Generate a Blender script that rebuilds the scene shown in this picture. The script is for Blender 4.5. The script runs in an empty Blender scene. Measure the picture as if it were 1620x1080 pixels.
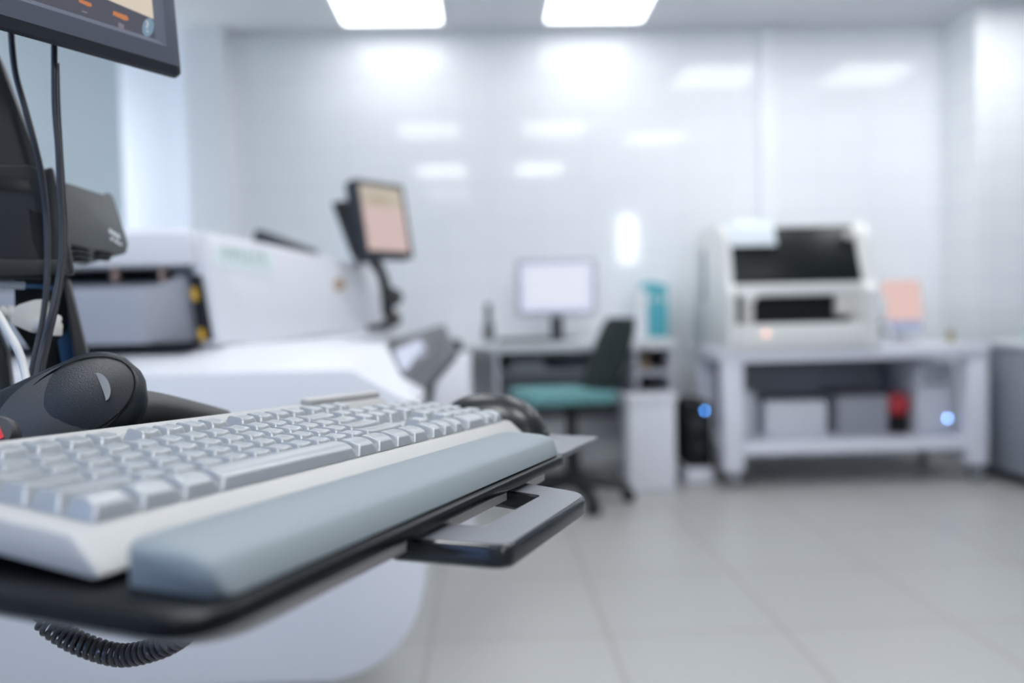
import bpy, bmesh, math, random
from mathutils import Vector, Matrix

random.seed(7)
scene = bpy.context.scene
COL = scene.collection
PI = math.pi

# ------------------------------------------------------------------ camera model (1620 x 1080)
F, CX, CY, HC = 1260.0, 810.0, 540.0, 0.95
H0, SL, VPX = 490.0, -0.023, 770.0
UPc = Vector((SL, -1.0, -(CY - H0) / F)).normalized()
Nc = Vector(((VPX - CX) / F, (H0 + SL * (VPX - CX) - CY) / F, 1.0))
Nc = (Nc - UPc * Nc.dot(UPc)).normalized()
Rc = Nc.cross(UPc)
M3 = Matrix((Rc, Nc, UPc))
CAM = Vector((0, 0, HC))


def W(c):
    return M3 @ Vector(c) + CAM


def Wd(c):
    return (M3 @ Vector(c)).normalized()


def RC(px, py):
    return Vector(((px - CX) / F, (py - CY) / F, 1.0))


def P(px, py, Z):
    return W(RC(px, py) * Z)


def pxof(p):
    c = M3.transposed() @ (Vector(p) - CAM)
    return CX + F * c.x / c.z, CY + F * c.y / c.z


def ONY(px, py, y):
    r = M3 @ RC(px, py)
    return CAM + r * (y / r.y)


def ONZ(px, py, z):
    r = M3 @ RC(px, py)
    return CAM + r * ((z - HC) / r.z)


# tray frame: u along the keyboard, v towards its back, w up from the tray
P0c = Vector((-0.0931, 0.0710, 0.486))
Dc = Vector((0.3625, -0.002, 0.932)).normalized()
Vc = Vector((-0.932, 0.0, 0.3625)).normalized()
Wc = Vector((0, -1, 0))


def frame_c(o, x, y, z):
    o, x, y, z = W(o), Wd(x), Wd(y), Wd(z)
    return Matrix(((x.x, y.x, z.x, o.x), (x.y, y.y, z.y, o.y), (x.z, y.z, z.z, o.z), (0, 0, 0, 1)))


MT = frame_c(P0c, Dc, Vc, Wc)
KT = math.radians(5.0)
MK = MT @ Matrix.Rotation(KT, 4, 'X')


def loc(x, y, z, rz=0.0):
    return Matrix.Translation((x, y, z)) @ Matrix.Rotation(rz, 4, 'Z')


# ------------------------------------------------------------------ materials
MATS = {}


def mat(name, col, rough=0.5, metal=0.0, spec=0.5, coat=0.0, var=0.0, vscale=40.0, bump=0.0, bscale=400.0, emis=None, estr=0.0, rvar=0.0, crough=0.12):
    m = bpy.data.materials.new(name)
    m.use_nodes = True
    nt = m.node_tree
    b = nt.nodes['Principled BSDF']
    b.inputs['Base Color'].default_value = (*col, 1)
    b.inputs['Roughness'].default_value = rough
    b.inputs['Metallic'].default_value = metal
    b.inputs['Specular IOR Level'].default_value = spec
    b.inputs['Coat Weight'].default_value = coat
    b.inputs['Coat Roughness'].default_value = crough
    if var or bump or rvar:
        tc = nt.nodes.new('ShaderNodeTexCoord')
        if var or rvar:
            n = nt.nodes.new('ShaderNodeTexNoise')
            n.inputs['Scale'].default_value = vscale
            n.inputs['Detail'].default_value = 4
            nt.links.new(tc.outputs['Object'], n.inputs['Vector'])
        if var:
            r = nt.nodes.new('ShaderNodeMix')
            r.data_type = 'RGBA'
            r.inputs[6].default_value = (*[c * (1 - var) for c in col], 1)
            r.inputs[7].default_value = (*[min(1, c * (1 + var)) for c in col], 1)
            nt.links.new(n.outputs['Fac'], r.inputs[0])
            nt.links.new(r.outputs[2], b.inputs['Base Color'])
        if rvar:
            mr = nt.nodes.new('ShaderNodeMapRange')
            mr.inputs['To Min'].default_value = max(0, rough - rvar)
            mr.inputs['To Max'].default_value = min(1, rough + rvar)
            nt.links.new(n.outputs['Fac'], mr.inputs['Value'])
            nt.links.new(mr.outputs['Result'], b.inputs['Roughness'])
        if bump:
            n2 = nt.nodes.new('ShaderNodeTexNoise')
            n2.inputs['Scale'].default_value = bscale
            n2.inputs['Detail'].default_value = 2
            nt.links.new(tc.outputs['Object'], n2.inputs['Vector'])
            bp = nt.nodes.new('ShaderNodeBump')
            bp.inputs['Strength'].default_value = bump
            bp.inputs['Distance'].default_value = 0.0006
            nt.links.new(n2.outputs['Fac'], bp.inputs['Height'])
            nt.links.new(bp.outputs['Normal'], b.inputs['Normal'])
    if emis:
        b.inputs['Emission Color'].default_value = (*emis, 1)
        b.inputs['Emission Strength'].default_value = estr
    MATS[name] = m
    return m


def tile_mat(name, col, grout, sx, sy, ox, oy, axes, mortar=0.004, rough=0.2, spec=0.5, var=0.03, ntint=None, coat=0.0):
    """square/rectangular tiles laid on two world axes, with a thin grout line"""
    m = bpy.data.materials.new(name)
    m.use_nodes = True
    nt = m.node_tree
    b = nt.nodes['Principled BSDF']
    g = nt.nodes.new('ShaderNodeNewGeometry')
    sep = nt.nodes.new('ShaderNodeSeparateXYZ')
    nt.links.new(g.outputs['Position'], sep.inputs[0])
    comb = nt.nodes.new('ShaderNodeCombineXYZ')
    for k, (ax, o) in enumerate(zip(axes, (ox, oy))):
        a = nt.nodes.new('ShaderNodeMath')
        a.operation = 'SUBTRACT'
        nt.links.new(sep.outputs[ax], a.inputs[0])
        a.inputs[1].default_value = o - 50 * (sx if k == 0 else sy)
        nt.links.new(a.outputs[0], comb.inputs[k])
    br = nt.nodes.new('ShaderNodeTexBrick')
    br.offset = 0.0
    br.squash = 1.0
    br.inputs['Scale'].default_value = 1.0
    br.inputs['Brick Width'].default_value = sx
    br.inputs['Row Height'].default_value = sy
    br.inputs['Mortar Size'].default_value = mortar
    br.inputs['Mortar Smooth'].default_value = 0.3
    br.inputs['Color1'].default_value = (*col, 1)
    br.inputs['Color2'].default_value = (*[c * (1 - var) for c in (ntint or col)], 1)
    br.inputs['Mortar'].default_value = (*grout, 1)
    nt.links.new(comb.outputs[0], br.inputs['Vector'])
    nt.links.new(br.outputs['Color'], b.inputs['Base Color'])
    b.inputs['Roughness'].default_value = rough
    b.inputs['Specular IOR Level'].default_value = spec
    b.inputs['Coat Weight'].default_value = coat
    b.inputs['Coat Roughness'].default_value = 0.07
    bp = nt.nodes.new('ShaderNodeBump')
    bp.inputs['Strength'].default_value = 0.4
    bp.inputs['Distance'].default_value = 0.001
    bp.invert = True
    nt.links.new(br.outputs['Fac'], bp.inputs['Height'])
    nt.links.new(bp.outputs['Normal'], b.inputs['Normal'])
    MATS[name] = m
    return m


def glow(name, col, s):
    m = bpy.data.materials.new(name)
    m.use_nodes = True
    nt = m.node_tree
    b = nt.nodes['Principled BSDF']
    b.inputs['Base Color'].default_value = (0.02, 0.02, 0.02, 1)
    b.inputs['Roughness'].default_value = 0.25
    b.inputs['Emission Color'].default_value = (*col, 1)
    b.inputs['Emission Strength'].default_value = s
    MATS[name] = m
    return m


tile_mat('floor_tile', (0.43, 0.43, 0.418), (0.335, 0.325, 0.31), 0.515, 0.515, 0.33, 2.27, (0, 1), 0.008, 0.34, 0.5, 0.03)
tile_mat('wall_tile', (0.885, 0.905, 0.93), (0.80, 0.825, 0.86), 0.285, 0.21, 0.05, 0.02, (0, 2), 0.004, 0.5, 0.3, 0.02, coat=0.55)
tile_mat('column_tile', (0.84, 0.86, 0.87), (0.70, 0.73, 0.76), 0.285, 0.21, 0.05, 0.02, (0, 2), 0.004, 0.2, 0.5, 0.02)
mat('ceiling_paint', (0.72, 0.74, 0.765), 0.8)
mat('blue_wall_paint', (0.60, 0.70, 0.77), 0.6, var=0.03, vscale=3)
mat('white_wall_paint', (0.82, 0.86, 0.92), 0.6)
mat('grey_wall_paint', (0.25, 0.28, 0.33), 0.6)
mat('trim_white', (0.86, 0.88, 0.91), 0.4)
glow('lamp_diffuser', (0.96, 0.98, 1.0), 6.2)
glow('lamp_diffuser_dim', (0.96, 0.98, 1.0), 2.7)
glow('lamp_diffuser_bright', (0.96, 0.98, 1.0), 14.0)
mat('lamp_frame', (0.85, 0.87, 0.9), 0.4)
glow('blue_daylight', (0.24, 0.46, 1.0), 1.35)
glow('alcove_fill_glow', (0.9, 0.95, 1.0), 2.5)  # glow of the panel added to light the alcove
glow('small_daylight', (0.95, 0.98, 1.0), 16.0)

mat('key_plastic', (0.25, 0.267, 0.283), 0.34, coat=0.7, crough=0.3, bump=0.03, bscale=900)
mat('case_plastic', (0.36, 0.36, 0.355), 0.45, coat=0.0, bump=0.08, bscale=1200)
mat('palm_rubber', (0.185, 0.215, 0.232), 0.55, bump=0.06, bscale=1500)
mat('black_gloss', (0.006, 0.007, 0.008), 0.22, spec=0.16)
mat('black_satin', (0.020, 0.022, 0.026), 0.42, bump=0.06, bscale=1200)
mat('handle_top', (0.13, 0.135, 0.15), 0.32, bump=0.05, bscale=1500)
mat('handle_black', (0.012, 0.013, 0.015), 0.2, coat=0.3)
mat('underside_beige', (0.40, 0.375, 0.36), 0.45)
mat('mouse_black', (0.010, 0.011, 0.013), 0.33, spec=0.4)
mat('mouse_silver', (0.06, 0.062, 0.066), 0.3)
mat('scanner_black', (0.007, 0.011, 0.016), 0.45, spec=.35, bump=0.35, bscale=900, var=0.1)
mat('scanner_cover', (0.013, 0.016, 0.020), 0.42, spec=.4, bump=0.5, bscale=1100)
mat('scanner_ring', (0.040, 0.041, 0.043), 0.45, bump=0.3, bscale=1000)
mat('scanner_handle', (0.020, 0.021, 0.021), 0.40, bump=0.2, bscale=900)
mat('scanner_light', (0.10, 0.11, 0.125), 0.25, coat=0.3)
mat('red_label', (0.62, 0.03, 0.04), 0.4)
mat('stand_black', (0.036, 0.038, 0.039), 0.48, bump=0.25, bscale=700, var=0.1)
mat('stand_dark', (0.010, 0.011, 0.013), 0.5)
mat('stand_patch', (0.020, 0.021, 0.022), 0.4)
mat('cable_black', (0.045, 0.046, 0.054), 0.28)
mat('cable_white', (0.75, 0.74, 0.72), 0.45)
mat('plug_beige', (0.80, 0.77, 0.70), 0.5)
mat('cable_blue', (0.045, 0.14, 0.28), 0.45)
mat('ferrule_grey', (0.50, 0.54, 0.58), 0.4)
mat('bezel_slate', (0.085, 0.095, 0.125), 0.42, bump=0.1, bscale=900)
mat('bezel_under', (0.022, 0.026, 0.036), 0.5, bump=0.1, bscale=900)
mat('strip_brown', (0.16, 0.155, 0.15), 0.5)
glow('screen_slate', (0.060, 0.062, 0.085), 0.555)
glow('screen_tan', (0.80, 0.70, 0.57), 0.429)
glow('icon_orange', (0.85, 0.30, 0.10), 0.311)
glow('icon_grey', (0.28, 0.24, 0.30), 0.370)
glow('icon_blue', (0.20, 0.32, 0.42), 0.444)
glow('icon_pale', (0.55, 0.58, 0.66), 0.444)
mat('speaker_black', (0.046, 0.052, 0.057), 0.42, bump=0.1, bscale=900)
mat('slot_black', (0.004, 0.004, 0.005), 0.6)
mat('logo_grey', (0.62, 0.66, 0.68), 0.4)

mat('analyzer_white', (0.655, 0.665, 0.705), 0.38)
mat('analyzer_side', (0.69, 0.70, 0.745), 0.42)
mat('analyzer_grey', (0.30, 0.315, 0.36), 0.4)
mat('analyzer_trim', (0.42, 0.43, 0.46), 0.5)
mat('dark_plastic', (0.05, 0.053, 0.06), 0.45)
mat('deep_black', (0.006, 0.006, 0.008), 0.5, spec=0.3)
mat('yellow_plastic', (0.62, 0.36, 0.03), 0.5)
mat('copper_tab', (0.62, 0.42, 0.34), 0.5)
mat('badge_brown', (0.42, 0.31, 0.20), 0.5)
mat('sign_plate', (0.68, 0.765, 0.775), 0.4)
mat('sign_text', (0.36, 0.47, 0.45), 0.5)
glow('screen_pink_tan', (0.66, 0.50, 0.48), 0.488)
glow('screen_tan_band', (0.58, 0.51, 0.42), 0.459)
glow('screen_lavender', (0.72, 0.76, 0.98), 0.488)
glow('screen_pale', (0.86, 0.89, 1.0), 0.459)
glow('screen_pink', (0.94, 0.64, 0.60), 0.429)
glow('pad_blue', (0.46, 0.53, 0.78), 0.36)
mat('panel_slate', (0.085, 0.088, 0.10), 0.4)
mat('panel_key', (0.13, 0.135, 0.15), 0.45)
mat('desk_top', (0.72, 0.735, 0.76), 0.35)
mat('desk_grey', (0.33, 0.34, 0.38), 0.5)
mat('desk_dark', (0.17, 0.175, 0.20), 0.5)
mat('desk_shelf', (0.50, 0.51, 0.56), 0.5)
mat('monitor_silver', (0.50, 0.52, 0.56), 0.35)
mat('teal_seat', (0.13, 0.31, 0.315), 0.85, bump=0.2, bscale=300)
mat('chair_green_black', (0.006, 0.014, 0.014), 0.8, bump=0.2, bscale=300)
mat('chair_black', (0.007, 0.008, 0.009), 0.45)
mat('pedestal_white', (0.79, 0.80, 0.86), 0.4)
mat('binder_teal', (0.10, 0.45, 0.53), 0.45)
mat('binder_white', (0.80, 0.83, 0.86), 0.5)
mat('cart_white', (0.78, 0.79, 0.86), 0.35)
mat('steel', (0.55, 0.56, 0.58), 0.3, metal=0.8)
mat('castor_grey', (0.30, 0.31, 0.33), 0.5)
mat('instr_white', (0.82, 0.82, 0.80), 0.35)
mat('instr_cream', (0.72, 0.70, 0.66), 0.4)
mat('instr_bluewhite', (0.80, 0.86, 0.90), 0.3)
mat('smoked_glass', (0.008, 0.011, 0.012), 0.35, spec=0.25)
mat('instr_slot', (0.22, 0.23, 0.25), 0.5)
glow('led_orange', (1.0, 0.42, 0.22), 4.5)
glow('led_blue', (0.10, 0.35, 1.0), 8.0)
glow('led_pale_blue', (0.22, 0.42, 1.0), 9.0)
mat('carton_white', (0.66, 0.68, 0.73), 0.55)
mat('crate_grey', (0.36, 0.37, 0.41), 0.5)
mat('lid_dark', (0.08, 0.08, 0.09), 0.5)
mat('clear_plastic', (0.60, 0.64, 0.68), 0.25)
mat('red_plastic', (0.45, 0.02, 0.03), 0.4)
mat('tower_white', (0.62, 0.64, 0.70), 0.4)
mat('counter_white', (0.66, 0.69, 0.72), 0.35)
mat('counter_panel', (0.30, 0.325, 0.37), 0.45)
mat('green_plastic', (0.50, 0.66, 0.58), 0.5)
mat('paper', (0.82, 0.84, 0.82), 0.7)
mat('cup_tan', (0.42, 0.35, 0.22), 0.5)
mat('olive_bottle', (0.30, 0.24, 0.10), 0.4)

# silicone skin between the keys: thin, mostly clear, a little milky
m = bpy.data.materials.new('silicone')
m.use_nodes = True
nt = m.node_tree
b = nt.nodes['Principled BSDF']
b.inputs['Base Color'].default_value = (0.75, 0.78, 0.84, 1)
b.inputs['Roughness'].default_value = 0.2
b.inputs['Alpha'].default_value = 0.16
MATS['silicone'] = m
m = m.copy()
m.name = 'silicone_glint'  # milkier copy for the painted glints on the key corners
m.node_tree.nodes['Principled BSDF'].inputs['Alpha'].default_value = 0.6
m.node_tree.nodes['Principled BSDF'].inputs['Base Color'].default_value = (0.85, 0.86, 0.9, 1)
MATS['silicone_glint'] = m

# ------------------------------------------------------------------ mesh helpers


def merge(bm, tmp, mx=None):
    if mx is not None:
        bmesh.ops.transform(tmp, matrix=mx, verts=tmp.verts)
    me = bpy.data.meshes.new('tmp')
    tmp.to_mesh(me)
    tmp.free()
    bm.from_mesh(me)
    bpy.data.meshes.remove(me)


def BM():
    return bmesh.new()


def box(bm, x0, x1, y0, y1, z0, z1, r=0.0, seg=2, mx=None):
    t = bmesh.new()
    bmesh.ops.create_cube(t, size=1.0)
    for v in t.verts:
        v.co = Vector(((x0 + x1) / 2 + v.co.x * (x1 - x0), (y0 + y1) / 2 + v.co.y * (y1 - y0), (z0 + z1) / 2 + v.co.z * (z1 - z0)))
    if r:
        bmesh.ops.bevel(t, geom=t.edges[:], offset=r, segments=seg, profile=0.5, affect='EDGES', clamp_overlap=True)
    merge(bm, t, mx)


def bx(*a, **k):
    bm = BM()
    box(bm, *a, **k)
    return bm


def prism(bm, pts, h0, h1, axis='Z', r=0.0, seg=2, mx=None):
    """closed outline pts (a,b) extruded from h0 to h1; axis names the extrusion axis"""
    def co(a, b, h):
        return {'Z': (a, b, h), 'Y': (a, h, b), 'X': (h, a, b)}[axis]
    t = bmesh.new()
    lo = [t.verts.new(co(a, b, h0)) for a, b in pts]
    hi = [t.verts.new(co(a, b, h1)) for a, b in pts]
    n = len(pts)
    t.faces.new(lo[::-1])
    t.faces.new(hi)
    for i in range(n):
        t.faces.new((lo[i], lo[(i + 1) % n], hi[(i + 1) % n], hi[i]))
    bmesh.ops.recalc_face_normals(t, faces=t.faces)
    if r:
        bmesh.ops.bevel(t, geom=t.edges[:], offset=r, segments=seg, profile=0.5, affect='EDGES', clamp_overlap=True)
    merge(bm, t, mx)


def rounded(pts, rads, n=6):
    """outline with every corner rounded by its own radius"""
    out = []
    N = len(pts)
    for i in range(N):
        p = Vector(pts[i])
        a = Vector(pts[i - 1])
        c = Vector(pts[(i + 1) % N])
        r = rads[i] if isinstance(rads, (list, tuple)) else rads
        if r <= 0:
            out.append(tuple(p))
            continue
        d1, d2 = (a - p), (c - p)
        l1, l2 = d1.length, d2.length
        d1 /= l1
        d2 /= l2
        rr = min(r, l1 * 0.49, l2 * 0.49)
        s, e = p + d1 * rr, p + d2 * rr
        for k in range(n + 1):
            t = k / n
            out.append(tuple(s * (1 - t) ** 2 + p * 2 * t * (1 - t) + e * t ** 2))
    return out


def catmull(pts, n=8):
    pts = [Vector(p) for p in pts]
    out = []
    for i in range(len(pts) - 1):
        p0 = pts[max(i - 1, 0)]
        p1, p2 = pts[i], pts[i + 1]
        p3 = pts[min(i + 2, len(pts) - 1)]
        for k in range(n):
            t = k / n
            out.append(0.5 * ((2 * p1) + (-p0 + p2) * t + (2 * p0 - 5 * p1 + 4 * p2 - p3) * t * t + (-p0 + 3 * p1 - 3 * p2 + p3) * t ** 3))
    out.append(pts[-1])
    return out


def tube(bm, pts, r, seg=10, smooth=8):
    path = catmull(pts, smooth) if smooth else [Vector(p) for p in pts]
    rad = r if callable(r) else (lambda t: r)
    n = len(path)
    rings = []
    T = (path[1] - path[0]).normalized()
    nrm = T.orthogonal().normalized()
    for i, p in enumerate(path):
        T2 = (path[min(i + 1, n - 1)] - path[max(i - 1, 0)]).normalized()
        nrm = (nrm - T2 * nrm.dot(T2)).normalized()
        bi = T2.cross(nrm)
        rr = rad(i / (n - 1))
        rings.append([bm.verts.new(p + (nrm * math.cos(2 * PI * k / seg) + bi * math.sin(2 * PI * k / seg)) * rr) for k in range(seg)])
    skin(bm, rings)


def skin(bm, rings, cap=True, closed=True):
    n = len(rings[0])
    for a, b in zip(rings[:-1], rings[1:]):
        for k in range(n if closed else n - 1):
            bm.faces.new((a[k], a[(k + 1) % n], b[(k + 1) % n], b[k]))
    if cap:
        bm.faces.new(rings[0][::-1])
        bm.faces.new(rings[-1])


def lathe(bm, prof, seg=24, mx=None, cap=True):
    t = bmesh.new()
    rings = [[t.verts.new((r * math.cos(2 * PI * k / seg), r * math.sin(2 * PI * k / seg), z)) for k in range(seg)] for r, z in prof]
    skin(t, rings, cap)
    bmesh.ops.recalc_face_normals(t, faces=t.faces)
    merge(bm, t, mx)


def loft(bm, rings, mx=None, cap=True):
    t = bmesh.new()
    vr = [[t.verts.new(c) for c in ring] for ring in rings]
    skin(t, vr, cap)
    bmesh.ops.recalc_face_normals(t, faces=t.faces)
    merge(bm, t, mx)


def finish(bm, name, m, ang=38):
    me = bpy.data.meshes.new(name)
    bmesh.ops.recalc_face_normals(bm, faces=bm.faces)
    bm.to_mesh(me)
    bm.free()
    for p in me.polygons:
        p.use_smooth = True
    me.set_sharp_from_angle(angle=math.radians(ang))
    me.materials.append(MATS[m])
    return me


def part(name, bm, m, parent, mx=None, label=None, ang=38, kind=None):
    o = bpy.data.objects.new(name, bm if isinstance(bm, bpy.types.Mesh) else finish(bm, name, m, ang))
    COL.objects.link(o)
    o.parent = parent
    if mx is not None:
        o.matrix_local = mx
    if label:
        o['label'] = label
    if kind:
        o['kind'] = kind
    return o


def tag(o, label, cat, group=None):
    o['label'] = label
    o['category'] = cat
    if group:
        o['group'] = group
    return o


def thing(name, mx, label, cat, group=None):
    o = bpy.data.objects.new(name, None)
    o.empty_display_size = 0.02
    COL.objects.link(o)
    o.matrix_world = mx
    return tag(o, label, cat, group)


def solo(name, bm, m, mx, label, cat, group=None, ang=38):
    o = bpy.data.objects.new(name, finish(bm, name, m, ang))
    COL.objects.link(o)
    o.matrix_world = mx
    return tag(o, label, cat, group)


def struct(name, bm, m, parent=None):
    o = bpy.data.objects.new(name, finish(bm, name, m))
    COL.objects.link(o)
    if parent:
        o.parent = parent
    else:
        o['kind'] = 'structure'
    return o


def text_bm(s, size, depth, align='CENTER'):
    cu = bpy.data.curves.new('tmp_text', 'FONT')
    cu.body = s
    cu.size = size
    cu.extrude = depth
    cu.align_x = align
    cu.resolution_u = 3
    ob = bpy.data.objects.new('tmp_text', cu)
    COL.objects.link(ob)
    dg = bpy.context.evaluated_depsgraph_get()
    me = bpy.data.meshes.new_from_object(ob.evaluated_get(dg))
    bm = BM()
    bm.from_mesh(me)
    bpy.data.meshes.remove(me)
    bpy.data.objects.remove(ob)
    bpy.data.curves.remove(cu)
    return bm


def inv(mx, p):
    return mx.inverted() @ Vector(p)


def face_frame(px, py, Z, xdir, updir):
    """frame with X along xdir, Y along updir, Z = outward normal (camera coordinates in)"""
    x = Vector(xdir).normalized()
    y = Vector(updir)
    y = (y - x * y.dot(x)).normalized()
    z = x.cross(y)
    return frame_c(RC(px, py) * Z, x, y, z)


def trace(mx, pts):
    """pixels -> coordinates on the XY plane of frame mx"""
    o = mx.translation
    n = mx.to_3x3() @ Vector((0, 0, 1))
    iv = mx.inverted()
    out = []
    for p in pts:
        r = M3 @ RC(*p)
        q = iv @ (CAM + r * ((o - CAM).dot(n) / r.dot(n)))
        out.append((q.x, q.y))
    return out


# ================================================================== THE ROOM
YB, CEIL, YF = 4.80, 2.61, -2.6
XL, XR = -1.90, 3.7
struct('floor', bx(-2.6, XR + .1, YF - .1, YB + .12, -0.1, 0.0), 'floor_tile')
struct('ceiling', bx(-2.6, XR + .1, YF - .1, YB + .12, CEIL, CEIL + .1), 'ceiling_paint')
struct('wall_back', bx(-1.60, XR + .1, YB, YB + .1, 0, CEIL), 'wall_tile')
struct('wall_alcove', bx(-2.6, -1.60, YB, YB + .1, 0, CEIL), 'white_wall_paint')
struct('wall_left', bx(XL - .12, XL, YF, 4.30, 0, CEIL), 'blue_wall_paint')
struct('wall_right', bx(XR, XR + .1, YF, YB, 0, CEIL), 'grey_wall_paint')
struct('wall_front', bx(-2.6, XR, YF - .1, YF, 0, CEIL), 'grey_wall_paint')
struct('wall_alcove_end', bx(-2.6, -2.5, 4.2, YB, 0, CEIL), 'white_wall_paint')
struct('column_corner', bx(-1.71, -1.475, 4.70, YB - .001, 0, CEIL), 'trim_white')
struct('column_right', bx(2.79, 3.45, 4.46, YB - .001, 0, CEIL), 'column_tile')
struct('trim_1', bx(1.665, 1.765, 4.755, YB - .001, 0, CEIL, r=.008), 'trim_white')
# windows out of the picture: blue daylight behind the camera on the left, one small bright one
w = struct('window_1', bx(XL, XL + .02, -2.4, -0.35, 0.85, 2.25), 'blue_daylight')
fr = BM()
box(fr, XL, XL + .05, -2.46, -2.40, 0.79, 2.31)
box(fr, XL, XL + .05, -0.35, -0.29, 0.79, 2.31)
box(fr, XL, XL + .05, -1.41, -1.35, 0.85, 2.25)
box(fr, XL, XL + .05, -2.40, -0.35, 0.79, 0.85)
box(fr, XL, XL + .05, -2.40, -0.35, 2.25, 2.31)
struct('window_frame', fr, 'trim_white', w)
w = struct('window_2', bx(2.02, 2.34, YF, YF + .02, 1.62, 2.36), 'small_daylight')
fr = BM()
box(fr, 1.97, 2.02, YF, YF + .05, 1.57, 2.41)
box(fr, 2.34, 2.39, YF, YF + .05, 1.57, 2.41)
box(fr, 2.02, 2.34, YF, YF + .05, 1.57, 1.62)
box(fr, 2.02, 2.34, YF, YF + .05, 2.36, 2.41)
struct('window_frame', fr, 'trim_white', w)
w = struct('alcove_fill_panel', bx(-2.5, -2.48, 4.34, 4.76, 0.9, 2.3), 'alcove_fill_glow')  # added unseen glowing panel that brightens the alcove wall; no window known there
fr = BM()
box(fr, -2.5, -2.46, 4.30, 4.34, 0.86, 2.34)
box(fr, -2.5, -2.46, 4.76, 4.79, 0.86, 2.34)
box(fr, -2.5, -2.46, 4.34, 4.76, 0.86, 0.9)
box(fr, -2.5, -2.46, 4.34, 4.76, 2.3, 2.34)
struct('window_frame', fr, 'trim_white', w)  # frame around the added alcove panel


def ceiling_light(x, y, label, group=None, dm='lamp_diffuser'):
    t = thing('ceiling_light', loc(x, y, CEIL), label, 'ceiling light', group)
    pts = rounded([(-.275, -.275), (.275, -.275), (.275, .275), (-.275, .275)], .03, 4)
    d = BM()
    prism(d, pts, -.014, -.004)
    part('diffuser', d, dm, t)
    f = BM()
    for a in ((-.297, .297, -.297, -.276), (-.297, .297, .276, .297), (-.297, -.276, -.276, .276), (.276, .297, -.276, .276)):
        box(f, *a, -.012, -.001)
    part('frame', f, 'lamp_frame', t)


ceiling_light(-.495, 4.36, 'glowing white square ceiling panel above the tilted screen, nearer the blue-grey wall', 'ceiling light panels', 'lamp_diffuser_dim')
ceiling_light(.655, 4.36, 'glowing white square ceiling panel nearer the smoked-lid analyzer side of the room', 'ceiling light panels', 'lamp_diffuser_dim')
for x, y in ((-.495, 2.25), (.655, 2.25), (-.495, .15), (.655, .15), (1.70, 3.83), (2.80, 3.83), (1.70, 1.75), (-.495, -1.7)):
    ceiling_light(x, y, 'square ceiling panel seen only as a soft reflection in the glossy wall tiles', 'ceiling panels out of the picture', 'lamp_diffuser_bright' if y == .15 else 'lamp_diffuser')

# ================================================================== KEYBOARD TRAY
WT = -0.0185                                   # tray surface
tray = thing('keyboard_tray', MT @ Matrix.Translation((0, 0, WT)), 'black tray with a loop handle and grey-blue palm rest carrying the near keyboard', 'keyboard tray')
bm = BM()
prism(bm, rounded([(-.222, -.0775), (.190, -.0745), (.192, .36), (-.222, .36)], [.022, .02, .02, .02], 6), -.0075, 0, r=.0015, seg=3)
part('tray_plate', bm, 'black_gloss', tray)
bm = BM()
prism(bm, rounded([(.1935, -.068), (.317, -.066), (.317, .15), (.1935, .15)], [.001, .006, .006, .001], 4), -.0052, -.0012, r=.0008)
part('mouse_shelf', bm, 'handle_top', tray, label='thin slate shelf for the mouse')
# pale underside carrier, tapering in
bm = BM()
ro = rounded([(-.204, -.068), (.186, -.066), (.186, .34), (-.204, .34)], [.03, .04, .03, .03], 6)
ri = rounded([(-.185, -.050), (.150, -.048), (.150, .32), (-.185, .32)], [.03, .04, .03, .03], 6)
loft(bm, [[(a, b_, -.0076) for a, b_ in ro], [(a, b_, -.0165) for a, b_ in ro], [(a, b_, -.026) for a, b_ in ri]])
part('underside', bm, 'underside_beige', tray, label='beige underside of the tray')
# handle: loop of flat bar, slightly tapering outwards
HO = rounded([(-.064, -.058), (-.0600, -.121), (.0875, -.1215), (.113, -.058)], [.002, .010, .018, .002], 6)
HI = rounded([(-.024, -.058), (-.024, -.0935), (.0665, -.0935), (.079, -.058)], [.002, .004, .004, .002], 6)


def ring_prism(bm, outer, inner, z0, z1, ch):
    """U-shaped loop between two equally long outlines, upper edges rounded"""
    n = len(outer)
    co = Vector((sum(p[0] for p in outer) / n, sum(p[1] for p in outer) / n))

    def sh(pts, d):
        return [tuple(Vector(p) + (co - Vector(p)).normalized() * d) for p in pts]
    oo = [(sh(outer, ch), z1), (sh(outer, ch * .3), z1 - ch * .35), (outer, z1 - ch), (outer, z0 + ch * .6), (sh(outer, ch), z0)]
    ii = [(sh(inner, -ch * .5), z0), (inner, z0 + ch * .5), (inner, z1 - ch * .4), (sh(inner, -ch * .4), z1)]
    loops = [[bm.verts.new((a, b_, z)) for a, b_ in pts] for pts, z in oo + ii]
    L = len(loops)
    for j in range(L):
        A, B = loops[j], loops[(j + 1) % L]
        for k in range(n - 1):
            bm.faces.new((A[k], A[k + 1], B[k + 1], B[k]))
    bm.faces.new([l[0] for l in loops])
    bm.faces.new([l[-1] for l in loops][::-1])


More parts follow.
